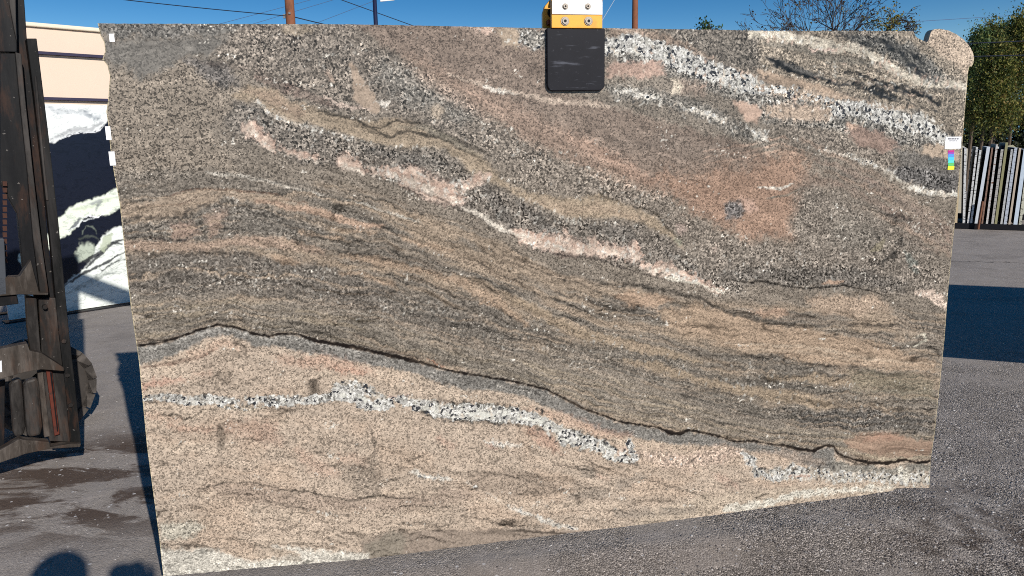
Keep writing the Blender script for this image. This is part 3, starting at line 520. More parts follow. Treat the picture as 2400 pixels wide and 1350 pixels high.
    p.line([(600, 1275), (640, 1290), (700, 1310), (640, 1312)], 6, (150, 134, 116), a=.6)
    # fissure
    fw_ = [1.6] * len(fi)
    for i, (a, b) in enumerate(fi):
        fw_[i] = 1.7 + (2.0 if 735 < a < 1010 else 0) + (2.6 if 1560 < a < 1600 else 0) + (1.0 if 1860 < a < 1930 or 2020 < a < 2090 else 0) + (.6 if a > 2000 else 0)
    p.gz = 1 - .22 * inG * (1 - below)
    p.line(fi, fw_, (22, 17, 14), warp=2, fw=2, soft=1.6, k=.9, g1=0., g2=0., v=0.)
    p.line([(320, 800), (380, 797), (440, 782)], 1.4, (52, 44, 38), fw=1.5, soft=1.5)
    p.line([(318, 806), (345, 800)], 1.4, (52, 44, 38), fw=1.5)
    p.line([(840, 808), (930, 826), (990, 842)], 3, (96, 82, 72), a=.8)
    p.line([(1000, 842), (1040, 858)], 3, (150, 96, 66), a=.7)
    p.line([(1960, 1050), (1972, 1070), (2010, 1085), (2035, 1092)], 2.5, (60, 50, 44), a=.8)
    RB = np.random.RandomState(77)
    def blades(path, half, n, L, w, cols, tilt=pi / 2, jit=.5, g1=.3, g2=.0, a=.95, hard=2.0):
        P = np.array(path, float); seg = np.hypot(*np.diff(P, axis=0).T); cum = np.r_[0, np.cumsum(seg)]
        hs = half if hasattr(half, '__len__') else [half] * len(P)
        for _ in range(n):
            d = RB.rand() * cum[-1]; x = np.interp(d, cum, P[:, 0]); y = np.interp(d, cum, P[:, 1]) + RB.uniform(-1, 1) * np.interp(d, cum, hs)
            t = tilt + RB.normal() * jit; l = L * RB.uniform(.4, 1.3); ww = w * RB.uniform(.5, 1.4)
            p.line([(x - cos(t) * l / 2, y - sin(t) * l / 2), (x + cos(t) * l / 2, y + sin(t) * l / 2)], ww, cols[RB.randint(len(cols))], a=a, fw=4, warp=2, soft=hard, g1=g1, g2=g2, v=0.)
    WH = [(214, 211, 202), (200, 196, 186), (222, 218, 210), (206, 190, 172)]; BK = [(42, 42, 45), (60, 58, 58), (50, 52, 56)]; PK = [(200, 168, 148), (190, 158, 138), (212, 190, 170)]
    ur = [(1425, 112), (1500, 108), (1560, 125), (1620, 150), (1690, 178), (1750, 200), (1800, 215)]; ur2 = [(1950, 250), (2020, 262), (2100, 280), (2160, 298), (2240, 335)]
    blades(ur, 30, 75, 15, 4.5, WH, tilt=1.3); blades(ur, 42, 60, 9, 3, BK, tilt=1.2, g1=.2); blades(ur, 40, 25, 9, 4, PK)
    blades(ur2, 32, 60, 13, 4.5, WH, tilt=1.3); blades(ur2, 40, 60, 9, 3, BK, g1=.2)
    blades([(1800, 240), (1950, 262)], 30, 35, 9, 3, WH + PK, a=.8); blades([(1800, 250), (1950, 270)], 30, 30, 7, 2.2, BK, a=.8)
    blades([(1440, 220), (1560, 240), (1700, 290), (1800, 325)], 16, 45, 9, 3, WH, a=.85); blades([(1440, 220), (1560, 240), (1700, 290), (1800, 325)], 20, 40, 7, 2.2, BK, a=.8)
    blades([(1790, 85), (1900, 100), (2010, 120), (2110, 170), (2260, 205)], 14, 90, 9, 3.4, WH + PK, a=.85); blades([(1850, 90), (2000, 130), (2150, 190), (2250, 210)], 26, 60, 7, 2.4, BK, tilt=.5, a=.8)
    blades([(1900, 160), (2050, 185), (2200, 235)], 26, 60, 10, 2.4, WH + PK, tilt=.35, jit=.3, a=.6); blades([(1960, 185), (2080, 215), (2200, 245)], 18, 50, 22, 2.6, BK, tilt=.38, jit=.2, a=.9)
    blades([(1960, 80), (2100, 120), (2170, 180)], 14, 40, 16, 2.6, BK, tilt=.55, jit=.4, a=.9)
    blades([(340, 937), (560, 940), (760, 935), (830, 920), (910, 948)], [9, 9, 11, 24, 12], 80, 6, 4.2, WH); blades([(340, 937), (560, 940), (760, 935), (830, 915), (910, 948)], [13, 12, 14, 30, 16], 80, 6, 2.4, BK)
    blades([(960, 945), (1100, 966), (1260, 985), (1330, 1025), (1490, 1080)], [12, 17, 15, 18, 14], 90, 9, 5.5, WH); blades([(960, 935), (1100, 945), (1260, 962), (1340, 1005), (1500, 1075)], 7, 80, 7, 2.6, BK); blades([(960, 955), (1050, 985), (1200, 992), (1320, 1040), (1440, 1085)], 5, 50, 5, 2, BK)
    blades([(1765, 1108), (1900, 1112), (2040, 1120), (2180, 1122)], [4, 16, 12, 17], 75, 11, 3.6, WH, tilt=1.5); blades([(1765, 1105), (1900, 1108), (2040, 1112), (2180, 1118)], [6, 18, 14, 20], 55, 7, 2.2, BK)
    blades([(2080, 398), (2160, 448), (2240, 456)], 8, 26, 9, 4.5, WH); blades([(1520, 1075), (1720, 1060)], 18, 30, 4, 2.6, BK, a=.8); blades([(1500, 1060), (1700, 1085)], 20, 40, 6, 3, PK, a=.7)
    for path, h in (([(620, 100), (800, 130), (1000, 230), (1200, 360), (1400, 430), (1560, 520), (1700, 610), (2000, 640)], 50), ([(580, 280), (800, 340), (1000, 400), (1200, 500), (1400, 560), (1650, 640)], 26), ([(330, 640), (700, 650), (1000, 740), (1300, 800), (1600, 870), (2100, 930)], 40)):
        blades(path, h, 150, 5, 2.6, [(182, 177, 168), (196, 192, 184), (170, 164, 154)], a=.8); blades(path, h, 170, 6, 2.0, [(66, 62, 58), (78, 72, 68)], a=.8)
    blades([(600, 240), (700, 292), (850, 334), (1040, 352), (1190, 452), (1350, 516), (1500, 528)], 5, 80, 6, 2.6, WH, a=.8)
    blades([(880, 402), (960, 418), (1040, 452), (1110, 425)], [8, 22, 22, 10], 60, 11, 4, PK + WH, tilt=.9, a=.75); blades([(1210, 552), (1330, 572), (1490, 598)], 17, 70, 11, 4, PK + WH, tilt=1.5, a=.75); blades([(580, 300), (650, 348)], 14, 20, 8, 4, PK, a=.7)
    blades([(1500, 620), (1600, 646), (1690, 680)], 8, 40, 7, 4, WH + PK); blades([(825, 170), (860, 240)], 14, 16, 8, 3, [(150, 130, 110), (196, 172, 150)], a=.7)
    blades([(1430, 165), (1550, 162)], 16, 24, 10, 4, PK, a=.7)
    # saw-cut corner
    p.poly([(2170, 100), (2180, 60), (2300, 60), (2300, 185), (2262, 172), (2240, 150), (2200, 128)], (182, 160, 138), soft=6, warp=5, g1=.6, g2=.03)
    # white and black vein along lower edge region leftovers, overall patchiness
    big = fbm(X / 300, Y / 300, 0, 3); p.c *= (1 + (big[:, None] - .5) * .16)
    st = fbm(X / 45, S / 6, 3, 4); p.c *= (1 + (st[:, None] - .5) * (.5 - .28 * below[:, None]))
    f2 = fbm(X / 70 + 8, (S + p.fy * 2) / 3.2, 1, 3); gg_ = inG * (1 - below) * (.35 + .65 * sstep(.4, .6, fbm(X / 160, Y / 60, 4, 3)))
    f2 = f2 * (1 - .0); p.c *= (1 - .42 * gg_ * sstep(.40, .30, f2))[:, None]; p.c *= (1 + .30 * gg_ * sstep(.62, .72, f2))[:, None]
    up = (1 - inG); f3 = fbm(X / 60 + 3, (S + p.fy * 3) / 7, 6, 3); p.c *= (1 - .22 * up * sstep(.40, .28, f3))[:, None]; p.c *= (1 + .20 * up * sstep(.6, .74, f3))[:, None]
    wsp = vnoise(X / 4.2, Y / 4.2, 1) * vnoise(X / 60, S / 14, 5); p.c[wsp > .74] = np.array(lin((206, 198, 186)))
    bl = fbm(X / 22, Y / 22, 5, 4); p.g2 *= (.7 + .6 * sstep(.35, .65, bl)); p.v *= (.72 + .4 * sstep(.38, .55, fbm(X / 16, Y / 16, 1, 3))); p.c *= (1 + (bl[:, None] - .5) * .22)
    for (kx, ks, off, a_) in ((420, 26, 1.0, .72), (300, 17, 5.0, .6), (520, 38, 9.0, .75), (260, 12, 13.0, .42)):
        q = fbm(X / kx + off, (S + p.fy * 2.2 + p.wx * 3) / ks, 3, 2); patch = sstep(.42, .62, fbm(X / 140 + off, Y / 70, 2, 3))
        ln = np.exp(-((q - .5) / (.27 / ks)) ** 2) * patch * inG * a_; p.c *= (1 - ln)[:, None]
        ln2 = np.exp(-((q - .56) / (.22 / ks)) ** 2) * patch * a_ * .5 * (1 - below * .7); p.c *= (1 + ln2 * .8)[:, None]
    sc_ = np.abs(fbm(X / 26, X * 0 + 4, 5, 2) - .5) * 2; S2 = S - sc_ * 13 * sstep(.35, .6, fbm(X / 120, Y / 80, 3, 2)) + p.fy * 1.5
    for (per, o_, amp, x0) in ((27.0, 2.0, 1.0, 0), (13.0, 6.0, .6, 3)):
        q = S2 / per + fbm(X / 420 + o_, S / 70 + x0, 6, 3) * 4; t_ = q - np.floor(q); idx_ = np.floor(q).astype(int)
        h = np.random.RandomState(8).rand(512)[(idx_ * 7 + int(o_)) & 511]
        mk = inG * (1 - below) * amp * sstep(.32, .58, fbm(X / 150 + o_, Y / 60, 1, 3)) * (.35 + .65 * h)
        p.c *= (1 + mk * (.20 - .36 * t_))[:, None]; tint(mk * sstep(.45, .05, t_) * (h > .45) * .65, (170, 146, 121))
        p.c *= (1 - mk * .55 * sstep(.86, .95, t_))[:, None]
    fc = fbm(X / 13, Y / 10, 7, 3); pale = sstep(.30, .5, p.c[:, 1]); p.c *= (1 + ((fc - .5) * .55 * pale)[:, None])
    lum = p.c @ np.array([.25, .6, .15]); p.c += (lum[:, None] - p.c) * .24
    return p
#PAINT_END
SLAB = Plane((-1.31131399, 2.5), radians(9.934198905747294))

def granite_material():
    m, t, b = newmat('granite'); g = NG(t); co = g.coord()
    A = g.n('ShaderNodeAttribute'); A.attribute_name = 'stone_colour'
    Q = g.n('ShaderNodeAttribute'); Q.attribute_name = 'grain'
    sp = g.n('ShaderNodeSeparateColor'); g.l(Q.outputs['Color'], sp.inputs[0])
    g1, g2, v = sp.outputs[0], sp.outputs[1], sp.outputs[2]; k = Q.outputs['Alpha']
    wn = g.noise(co, 90, 2); add = g.n('ShaderNodeVectorMath', operation='MULTIPLY_ADD'); g.l(wn.outputs['Color'], add.inputs[0]); add.inputs[1].default_value = (.012, .012, .012); g.l(co, add.inputs[2])
    cw = add.outputs[0]
    def rnd_cell(sc, ch=0):
        x = g.voro(cw, sc); s2 = g.n('ShaderNodeSeparateColor'); g.l(x.outputs['Color'], s2.inputs[0]); return s2.outputs
    r1 = rnd_cell(225); m1 = g.ramp(r1[0], [(0, .04), (.22, .12), (.32, .85), (.6, 1.14), (.85, 1.45), (1, 2.0)])
    r2 = rnd_cell(158); m2 = g.ramp(r2[1], [(0, .12), (.22, .24), (.34, .85), (.58, 1.2), (.8, 1.6), (1, 2.5)])
    c = g.mix(g1, A.outputs['Color'], g.mix(1.0, A.outputs['Color'], m1, 'MULTIPLY'))
    c = g.mix(g2, c, g.mix(1.0, c, m2, 'MULTIPLY'))
    r3 = rnd_cell(105); vc = g.ramp(r3[2], [(0, (.02, .022, .026)), (.17, (.05, .05, .055)), (.22, (.24, .23, .21)), (.6, (.46, .44, .40)), (1, (.62, .60, .55))])
    vc = g.mix(.45, vc, g.mix(1.0, vc, m1, 'MULTIPLY'))
    thr = g.math('MULTIPLY_ADD', r3[0], .6); t.nodes[-1].inputs[2].default_value = .15
    mem = g.math('GREATER_THAN', v, thr)
    c = g.mix(mem, c, vc)
    c = g.mix(k, c, (.012, .009, .008))
    g.l(c, b.inputs['Base Color']); b.inputs['Roughness'].default_value = .16; b.inputs['Specular IOR Level'].default_value = .22
    return m

def build_granite():
    root = empty('granite_slab', (SLAB.p[0] + SLAB.u[0] * 1.6, SLAB.p[1] + SLAB.u[1] * 1.6, 0.09), 'large polished granite slab with folded tan, pink and grey bands hanging from the clamp', 'stone slab', yaw=SLAB.yaw)
    NU, NV = 800, 490
    def uvs(L): return np.array([SLAB.uv(*q) for q in L])
    Lf = uvs([(383, 1351), (372, 1250), (345, 1050), (326, 850), (307, 720), (300, 660), (281, 480), (268, 410), (259, 350), (255, 300), (249, 262), (253, 240), (258, 180), (252, 155), (240, 140), (247, 120), (244, 100), (236, 85), (229, 56)])
    Rt = uvs([(2178, 1143), (2181, 1080), (2190, 1020), (2203, 900), (2213, 800), (2222, 680), (2234, 560), (2243, 480), (2250, 400), (2256, 330), (2262, 250), (2267, 190), (2270, 176), (2276, 168), (2281, 150), (2283, 135)])
    Tp = uvs([(229, 55), (520, 56), (830, 57), (1280, 66), (1420, 66), (1700, 70), (1800, 72), (2000, 72), (2140, 73), (2145, 84), (2150, 89), (2172, 99), (2176, 96), (2181, 76), (2188, 69), (2200, 67), (2222, 71), (2240, 79), (2258, 92), (2272, 107), (2280, 122), (2283, 135)])
    Bt = uvs([(383, 1351), (600, 1331), (860, 1310), (1100, 1279), (1320, 1251), (1500, 1230), (1640, 1212), (1860, 1181), (2000, 1164), (2088, 1151), (2094, 1149), (2100, 1144), (2178, 1143)])
    t = np.linspace(0, 1, NV + 1); s = np.linspace(0, 1, NU + 1)
    vmin, vmax = Lf[0, 1], Lf[-1, 1]
    lu = np.interp(vmin + (vmax - vmin) * t, Lf[:, 1], Lf[:, 0]); ru = np.interp(Rt[0, 1] + (Rt[-1, 1] - Rt[0, 1]) * t, Rt[:, 1], Rt[:, 0])
    u = lu[None, :] + (ru - lu)[None, :] * s[:, None]
    tu = Tp[:, 0].copy()
    for i in range(1, len(tu)): tu[i] = max(tu[i], tu[i - 1] + 1e-4)
    bt = np.interp(u, Bt[:, 0], Bt[:, 1]); tp = np.interp(u, tu, Tp[:, 1])
    v = bt + (tp - bt) * t[None, :]
    jig = (fbm(s * 160, s * 0 + 3, 2, 3) - .5) * .004
    v[:, 0] += jig; v[:, -1] += jig * .4
    # traced coordinates of every vertex: project onto the measuring frame
    Pw = SLAB.p[None, None, :] + u[..., None] * SLAB.u + np.array([0, 0, 1.0]) * v[..., None]
    d = Pw - CP; kk = d @ F_
    X = (1200 + FPX * (d @ RR) / kk).ravel(); Y = (675 - FPX * (d @ UU) / kk).ravel()
    p = paint_granite(X, Y)
    K = np.array([.825, .815, .78]); p.g1 = np.clip(p.g1 * 1.1, 0, 1); p.g1 *= p.gz; p.g2 *= p.gz; p.g2 = np.clip(p.g2 * .92, 0, 1)
    rim = np.zeros((NU + 1, NV + 1)); rim[:1, :] = .6; rim[-1:, :] = .5; rim = rim.ravel()[:, None]; p.c = p.c * (1 - rim) + np.array(lin((212, 198, 160))) * rim
    n = (NU + 1) * (NV + 1)
    ou = 1.6; oz = .09
    front = np.stack([u.ravel() - ou, np.zeros(n), v.ravel() - oz], 1)
    idx = np.arange(n).reshape(NU + 1, NV + 1)
    ff = np.stack([idx[:-1, :-1], idx[1:, :-1], idx[1:, 1:], idx[:-1, 1:]], -1).reshape(-1, 4)
    ring = list(idx[:, 0]) + list(idx[-1, 1:]) + list(idx[-2::-1, -1]) + list(idx[0, -2:0:-1])
    nr = len(ring)
    ring_b = front[ring].copy(); ring_b[:, 1] = .03
    ring_f = front[ring].copy()
    V = np.concatenate([front, ring_f, ring_b]); nf = n
    side = [(nf + i, nf + nr + i, nf + nr + (i + 1) % nr, nf + (i + 1) % nr) for i in range(nr)]
    back = [tuple(nf + nr + i for i in reversed(range(nr)))]
    me = bpy.data.meshes.new('slab_body')
    nl = ff.size + len(side) * 4 + nr; npoly = len(ff) + len(side) + 1
    me.vertices.add(len(V)); me.vertices.foreach_set('co', V.ravel())
    me.loops.add(nl); me.polygons.add(npoly)
    li = np.concatenate([ff.ravel(), np.array(side).ravel(), np.array(back[0])]); me.loops.foreach_set('vertex_index', li.astype(np.int32))
    st = np.concatenate([np.arange(len(ff) + len(side)) * 4, [(len(ff) + len(side)) * 4]]); me.polygons.foreach_set('loop_start', st.astype(np.int32))
    me.materials.append(granite_material()); me.materials.append(plain('slab_sawn_edge', (.42, .38, .30), .8, var=.3, sc=60))
    mi = np.zeros(npoly, np.int32); mi[len(ff):] = 1; me.polygons.foreach_set('material_index', mi)
    me.update(calc_edges=True); me.validate()
    ca = me.attributes.new('stone_colour', 'FLOAT_COLOR', 'POINT'); arr = np.ones((len(V), 4), np.float32); arr[:n, :3] = np.clip(p.c, 0, 1) * K; arr[n:, :3] = .3; ca.data.foreach_set('color', arr.ravel())
    cb = me.attributes.new('grain', 'FLOAT_COLOR', 'POINT'); arr = np.zeros((len(V), 4), np.float32); arr[:n, 0] = p.g1; arr[:n, 1] = p.g2; arr[:n, 2] = p.v; arr[:n, 3] = p.k; cb.data.foreach_set('color', np.clip(arr, 0, 1).ravel())
    o = bpy.data.objects.new('slab_body', me); COL.objects.link(o); o.parent = root
    return root
#GROUND
def ground():
    m, t, b = newmat('asphalt'); g = NG(t)
    pos = g.n('ShaderNodeNewGeometry').outputs['Position']
    big = g.noise(pos, .8, 5, .6); mid = g.noise(pos, 6, 5, .65); fine = g.noise(pos, 130, 4, .7)
    c = g.mix(big.outputs[0], (.268, .232, .200), (.355, .312, .274))
    c = g.mix(g.ramp(mid.outputs[0], [(.35, 0.0), (.7, .5)]), c, (.37, .33, .305))
    # gravelly aggregate cells
    vo = g.voro(pos, 150); s2 = g.n('ShaderNodeSeparateColor'); g.l(vo.outputs['Color'], s2.inputs[0])
    ag = g.ramp(s2.outputs[0], [(0, .35), (.3, .55), (.6, 1.0), (.9, 1.25), (.96, 2.0), (1, 2.3)])
    sx = g.n('ShaderNodeSeparateXYZ'); g.l(pos, sx.inputs[0])
    # rough near the front right, worn smooth beyond and to the left
    rx = g.math('MULTIPLY_ADD', sx.outputs[0], .33); t.nodes[-1].inputs[2].default_value = .62
    ry = g.math('MULTIPLY_ADD', sx.outputs[1], -.30); t.nodes[-1].inputs[2].default_value = 2.0
    ro = g.math('MULTIPLY', g.math('MAXIMUM', rx, 0.25, ), g.math('MAXIMUM', g.math('MINIMUM', ry, 1.0), .12), True)
    ro = g.math('MULTIPLY', ro, g.ramp(g.noise(pos, 2.2, 5, .6, .4).outputs[0], [(.40, .35), (.52, 1.0)]))
    c = g.mix(g.ramp(g.noise(pos, 1.3, 6, .65, .8).outputs[0], [(.52, 0.0), (.64, .35)]), c, (.16, .138, .122))
    c = g.mix(ro, c, g.mix(1.0, c, ag, 'MULTIPLY'))
    fn = g.ramp(fine.outputs[0], [(.3, .82), (.7, 1.18)]); c = g.mix(1.0, c, fn, 'MULTIPLY')
    # oily tracks on the left, running with the yard
    rc = g.mapping(pos, (1.0, 2.4, 1), (0, 0, radians(-12)))
    oil = g.noise(rc, 2.1, 8, .68, .5)
    dx = g.math('SUBTRACT', sx.outputs[0], -2.0); dy = g.math('SUBTRACT', sx.outputs[1], 3.55)
    dd = g.math('ADD', g.math('MULTIPLY', dx, g.math('MULTIPLY', dx, .9)), g.math('MULTIPLY', dy, g.math('MULTIPLY', dy, 1.6)))
    near = g.ramp(dd, [(.30, 1.0), (1.0, 0.0)])
    f = g.math('MULTIPLY', g.ramp(oil.outputs[0], [(.46, 0.0), (.53, 1.0)]), near)
    c = g.mix(g.math('MULTIPLY', f, .92), c, (.085, .058, .044))
    dust = g.math('MULTIPLY', g.ramp(g.noise(pos, 2.3, 6, .7).outputs[0], [(.5, 0.0), (.62, .4)]), g.ramp(g.math('MULTIPLY', sx.outputs[0], -1.0), [(.3, 0.0), (1.0, 1.0)]))
    c = g.mix(dust, c, (.24, .215, .20))
    # scattered pale chips
    ch = g.voro(pos, 38); s3 = g.n('ShaderNodeSeparateColor'); g.l(ch.outputs['Color'], s3.inputs[0])
    cf = g.math('MULTIPLY', g.math('GREATER_THAN', s3.outputs[0], .955), g.math('LESS_THAN', ch.outputs['Distance'], .28))
    c = g.mix(cf, c, (.52, .49, .47))
    # patch of loose brown gravel front right
    ex = g.math('SUBTRACT', sx.outputs[0], 2.0); ey = g.math('SUBTRACT', sx.outputs[1], 2.75)
    ed = g.math('ADD', g.math('MULTIPLY', ex, ex), g.math('MULTIPLY', ey, ey))
    bf = g.math('MULTIPLY', g.ramp(ed, [(.03, 1.0), (.45, 0.0)]), g.ramp(g.noise(pos, 7, 5).outputs[0], [(.42, 0.0), (.6, .75)]))
    c = g.mix(bf, c, (.06, .042, .032))
    wob = g.math('MULTIPLY', g.math('SUBTRACT', g.noise(pos, 1.7, 5, .65).outputs[0], .5), .9)
    for (y0, sl, wdt) in ((9.95, -.42, .022), (4.05, .35, .004)):
        ln = g.math('ADD', g.math('SUBTRACT', sx.outputs[1], y0), g.math('ADD', g.math('MULTIPLY', g.math('SUBTRACT', sx.outputs[0], 6.0 if y0 > 5 else 3.0), -sl), wob))
        cr = g.math('MULTIPLY', g.math('LESS_THAN', g.math('ABSOLUTE', ln), wdt), g.math('GREATER_THAN', g.noise(pos, 2.6, 3).outputs[0], .46)); c = g.mix(g.math('MULTIPLY', cr, .75), c, (.045, .035, .03))
    g.l(c, b.inputs['Base Color']); b.inputs['Roughness'].default_value = .9; b.inputs['Specular IOR Level'].default_value = .1
    hh = g.math('ADD', g.math('MULTIPLY', vo.outputs['Distance'], g.math('MULTIPLY', ro, -1.0)), g.math('MULTIPLY', fine.outputs[0], .5))
    hh = g.math('ADD', hh, g.math('MULTIPLY', mid.outputs[0], .9))
    g.l(g.bump(hh, .7, .012), b.inputs['Normal'])
    mb = MB(); mb.add([(-700, -400, 0), (700, -400, 0), (700, 1500, 0), (-700, 1500, 0)], [(0, 1, 2, 3)])
    o = mb.build('ground', m); setp(o, kind='structure')
    # loose stones
    R = np.random.RandomState(3); base = np.array([(1, 0, -.3), (-1, 0, -.3), (0, 1, -.3), (0, -1, -.3), (.5, .5, .45), (-.5, .5, .5), (-.4, -.5, .45), (.45, -.45, .5)])
    fc = [(0, 2, 4), (2, 1, 5), (1, 3, 6), (3, 0, 7), (4, 2, 5), (5, 1, 6), (6, 3, 7), (7, 0, 4), (4, 5, 6), (4, 6, 7)]
    def scatter(N, reg, smin, smax, name, col, dens=None):
        Vs = []; 
        px = R.uniform(reg[0], reg[1], N); py = R.uniform(reg[2], reg[3], N)
        if dens is not None:
            k = R.rand(N) < dens(px, py); px, py = px[k], py[k]
        n = len(px); sz = smin + (smax - smin) * R.rand(n) ** 3; a = R.rand(n) * 2 * pi; el = R.uniform(.6, 1.2, n); q = R.uniform(.45, .95, n)
        B = base[None] * (1 + R.uniform(-.3, .3, (n, 8, 3)))
        x = B[:, :, 0] * el[:, None]; y = B[:, :, 1]
        Xx = (x * np.cos(a)[:, None] - y * np.sin(a)[:, None]) * sz[:, None] + px[:, None]; Yy = (x * np.sin(a)[:, None] + y * np.cos(a)[:, None]) * sz[:, None] + py[:, None]; Zz = (B[:, :, 2] * q[:, None] + .12) * sz[:, None]
        V = np.stack([Xx, Yy, Zz], -1).reshape(-1, 3); Fx = (np.array(fc)[None] + (np.arange(n) * 8)[:, None, None]).reshape(-1, 3)
        me = bpy.data.meshes.new(name); me.vertices.add(len(V)); me.vertices.foreach_set('co', V.ravel()); me.loops.add(Fx.size); me.polygons.add(len(Fx))
        me.loops.foreach_set('vertex_index', Fx.ravel().astype(np.int32)); me.polygons.foreach_set('loop_start', (np.arange(len(Fx)) * 3).astype(np.int32)); me.update(calc_edges=True)
        me.materials.append(col); o = bpy.data.objects.new(name, me); COL.objects.link(o); return o
    ms, tt, bb = newmat('stone_chips'); gg = NG(tt); cc = gg.n('ShaderNodeNewGeometry')
    gg.l(gg.ramp(cc.outputs['Random Per Island'], [(0, (.07, .058, .052)), (.4, (.15, .132, .124)), (.75, (.24, .22, .21)), (.95, (.34, .31, .29)), (1, (.6, .57, .54))]), bb.inputs['Base Color']); bb.inputs['Roughness'].default_value = .85
    o1 = scatter(52000, (.4, 3.2, 2.3, 5.5), .0022, .0075, 'gravel', ms, lambda x, y: np.clip(.16 + .42 * (x - .6) * np.clip((4.6 - y) / 2, .12, 1) + .4 * (fbm(x * 4, y * 4, 2) - .5), .05, 1))
    setp(o1, 'loose grey gravel chips on the asphalt under and right of the granite slab', 'gravel', kind='stuff')
    o2 = scatter(15000, (-2.9, .5, 2.3, 5.5), .0018, .006, 'grit', ms, lambda x, y: np.clip(.3 + .9 * (fbm(x * 3, y * 5, 4) - .5), .04, 1))
    setp(o2, 'fine grit and stone chips on the oily asphalt beside the forklift wheel', 'grit', kind='stuff')
#OBJECTS
# ------------------------------------------------------------------ things fixed to or holding the big slab
def on_slab(px, py, off=0.0):
    u, v = SLAB.uv(px, py, off); return u, v
def slab_frame(off=0.0): return SLAB.p + SLAB.n * off, SLAB.u, (0, 0, 1), SLAB.n
def rrect(x0, y0, x1, y1, r, corners=(1, 1, 1, 1), n=5):     # corners: bl br tr tl
    P = []
    for (cx, cy, a0, on) in ((x0 + r, y0 + r, pi, corners[0]), (x1 - r, y0 + r, 1.5 * pi, corners[1]), (x1 - r, y1 - r, 0, corners[2]), (x0 + r, y1 - r, .5 * pi, corners[3])):
        if on: P += [(cx + r * cos(a0 + k * pi / 2 / n), cy + r * sin(a0 + k * pi / 2 / n)) for k in range(n + 1)]
        else: P += [(cx + r * (1 if cos(a0 + pi / 4) > 0 else -1), cy + r * (1 if sin(a0 + pi / 4) > 0 else -1))]
    return P
def clamp():
    rub, t, b = newmat('black_rubber'); g = NG(t); co = g.coord()
    c = g.mix(g.noise(co, 14, 5).outputs[0], (.006, .006, .009), (.014, .014, .019))
    stn = g.noise(g.mapping(co, (3, 3, 22)), 3.2, 5, .6); f = g.ramp(stn.outputs[0], [(.60, 0.0), (.72, .55)]); c = g.mix(f, c, (.12, .125, .15)); f = g.ramp(g.noise(co, 70, 4, .7).outputs[0], [(.62, 0.0), (.7, .4)]); c = g.mix(f, c, (.06, .06, .07))
    g.l(c, b.inputs['Base Color']); b.inputs['Roughness'].default_value = .5; b.inputs['Specular IOR Level'].default_value = .12
    yel = plain('orange_paint', (.86, .40, .055), .38, var=.08, sc=20, dirt=(.45, .2, .05), dirt_amt=.35, dirt_sc=22)
    wht = plain('white_plate_paint', (.84, .83, .79), .4, var=.05, dirt=(.55, .45, .33), dirt_amt=.4, dirt_sc=30)
    stl = plain('bolt_steel', (.20, .175, .15), .38, .85, var=.3, sc=90)
    drk = plain('recess_shade', (.01, .01, .01), .6)  # black colour standing in for the shade inside holes
    u0, v0 = on_slab(1283, 213, .016); u1, v1 = on_slab(1418, 66.5, .016)
    um = (u0 + u1) / 2
    P0 = Vector(SLAB.p + SLAB.u * um); root = empty('lifting_clamp', (P0.x, P0.y, v1), 'orange and white lifting clamp with black rubber jaw pad on the granite slab top edge', 'clamp')
    inv = Matrix.Translation(root.location).inverted()
    def put(mb, name, mat, par=root, bev=0.0, smooth=False):
        o = mb.build(name, mat, None, smooth, bev); 
        for v in o.data.vertices: v.co -= root.location
        o.parent = par; return o
    o_, ex, ey, ez = slab_frame()
    mb = MB(); mb.prism(rrect(u0, v0, u1, v1, .022, (1, 1, 0, 0)), o_, ex, ey, ez, .0006, .0165); put(mb, 'rubber_pad', rub, bev=.003)
    mb = MB(); mb.prism(rrect(u0, v0 + .01, u1, v1, .022, (1, 1, 0, 0)), o_, ex, ey, ez, -.0306, -.05); put(mb, 'rear_rubber_pad', rub, bev=.003)
    a0, w0 = on_slab(1293, 66, .022); a1, w1 = on_slab(1412, 35, .022)
    mb = MB(); mb.prism([(a0, v1 - .001), (a1, v1 - .001), (a1, w1), (a1, w1 + .062), (a0, w1 + .062), (a0, w1)], o_, ex, ey, ez, .004, .0225); body = put(mb, 'front_jaw', yel, bev=.002)
    mb = MB(); mb.prism(rrect(a0 + .001, w1, a1 - .001, w1 + .059, .018, (0, 0, 1, 1)), o_, ex, ey, ez, .0232, .0262); put(mb, 'white_plate', wht, bev=.0008)
    # bolts
    for (bx, by, r) in ((1325, 15, .0105), (1378, 15, .0105), (1325, 49, .0155), (1380, 49, .0155)):
        q = on_slab(bx, by, .028); f0 = .0262 if by < 30 else .0228
        R1 = [(q[0] + r * cos(k * pi / 10), q[1] + r * sin(k * pi / 10)) for k in range(20)]
        n = 6; V = []
        mb = MB(); mb.prism(R1, o_, ex, ey, ez, f0, f0 + .0022)
        R2 = [(q[0] + r * .72 * cos(k * pi / 10), q[1] + r * .72 * sin(k * pi / 10)) for k in range(20)]
        mb.prism(R2, o_, ex, ey, ez, f0 + .0026, f0 + .0055); bo = put(mb, 'bolt', stl, bev=.0008)
        mb = MB(); mb.prism([(q[0] + r * .36 * cos(k * pi / 3), q[1] + r * .36 * sin(k * pi / 3)) for k in range(6)], o_, ex, ey, ez, f0 + .0056, f0 + .0060)
        so = put(mb, 'hex_socket_shade', drk, par=bo)  # solid black hexagon on the head, painted as a shaded socket
    # rear jaw and the link between the jaws
    b0, z0 = on_slab(1270, 62, -.07); b1, z1 = on_slab(1300, 10, -.07)
    P = [(b0, v1 - .02), (b0 + .17, v1 - .02), (b0 + .17, v1 + .11), (b0 + .03, v1 + .11), (b0 + .008, v1 + .085), (b0, v1 + .06)]
    mb = MB(); mb.prism(P, o_, ex, ey, ez, -.0505, -.075); rj = put(mb, 'rear_jaw', yel, bev=.002)
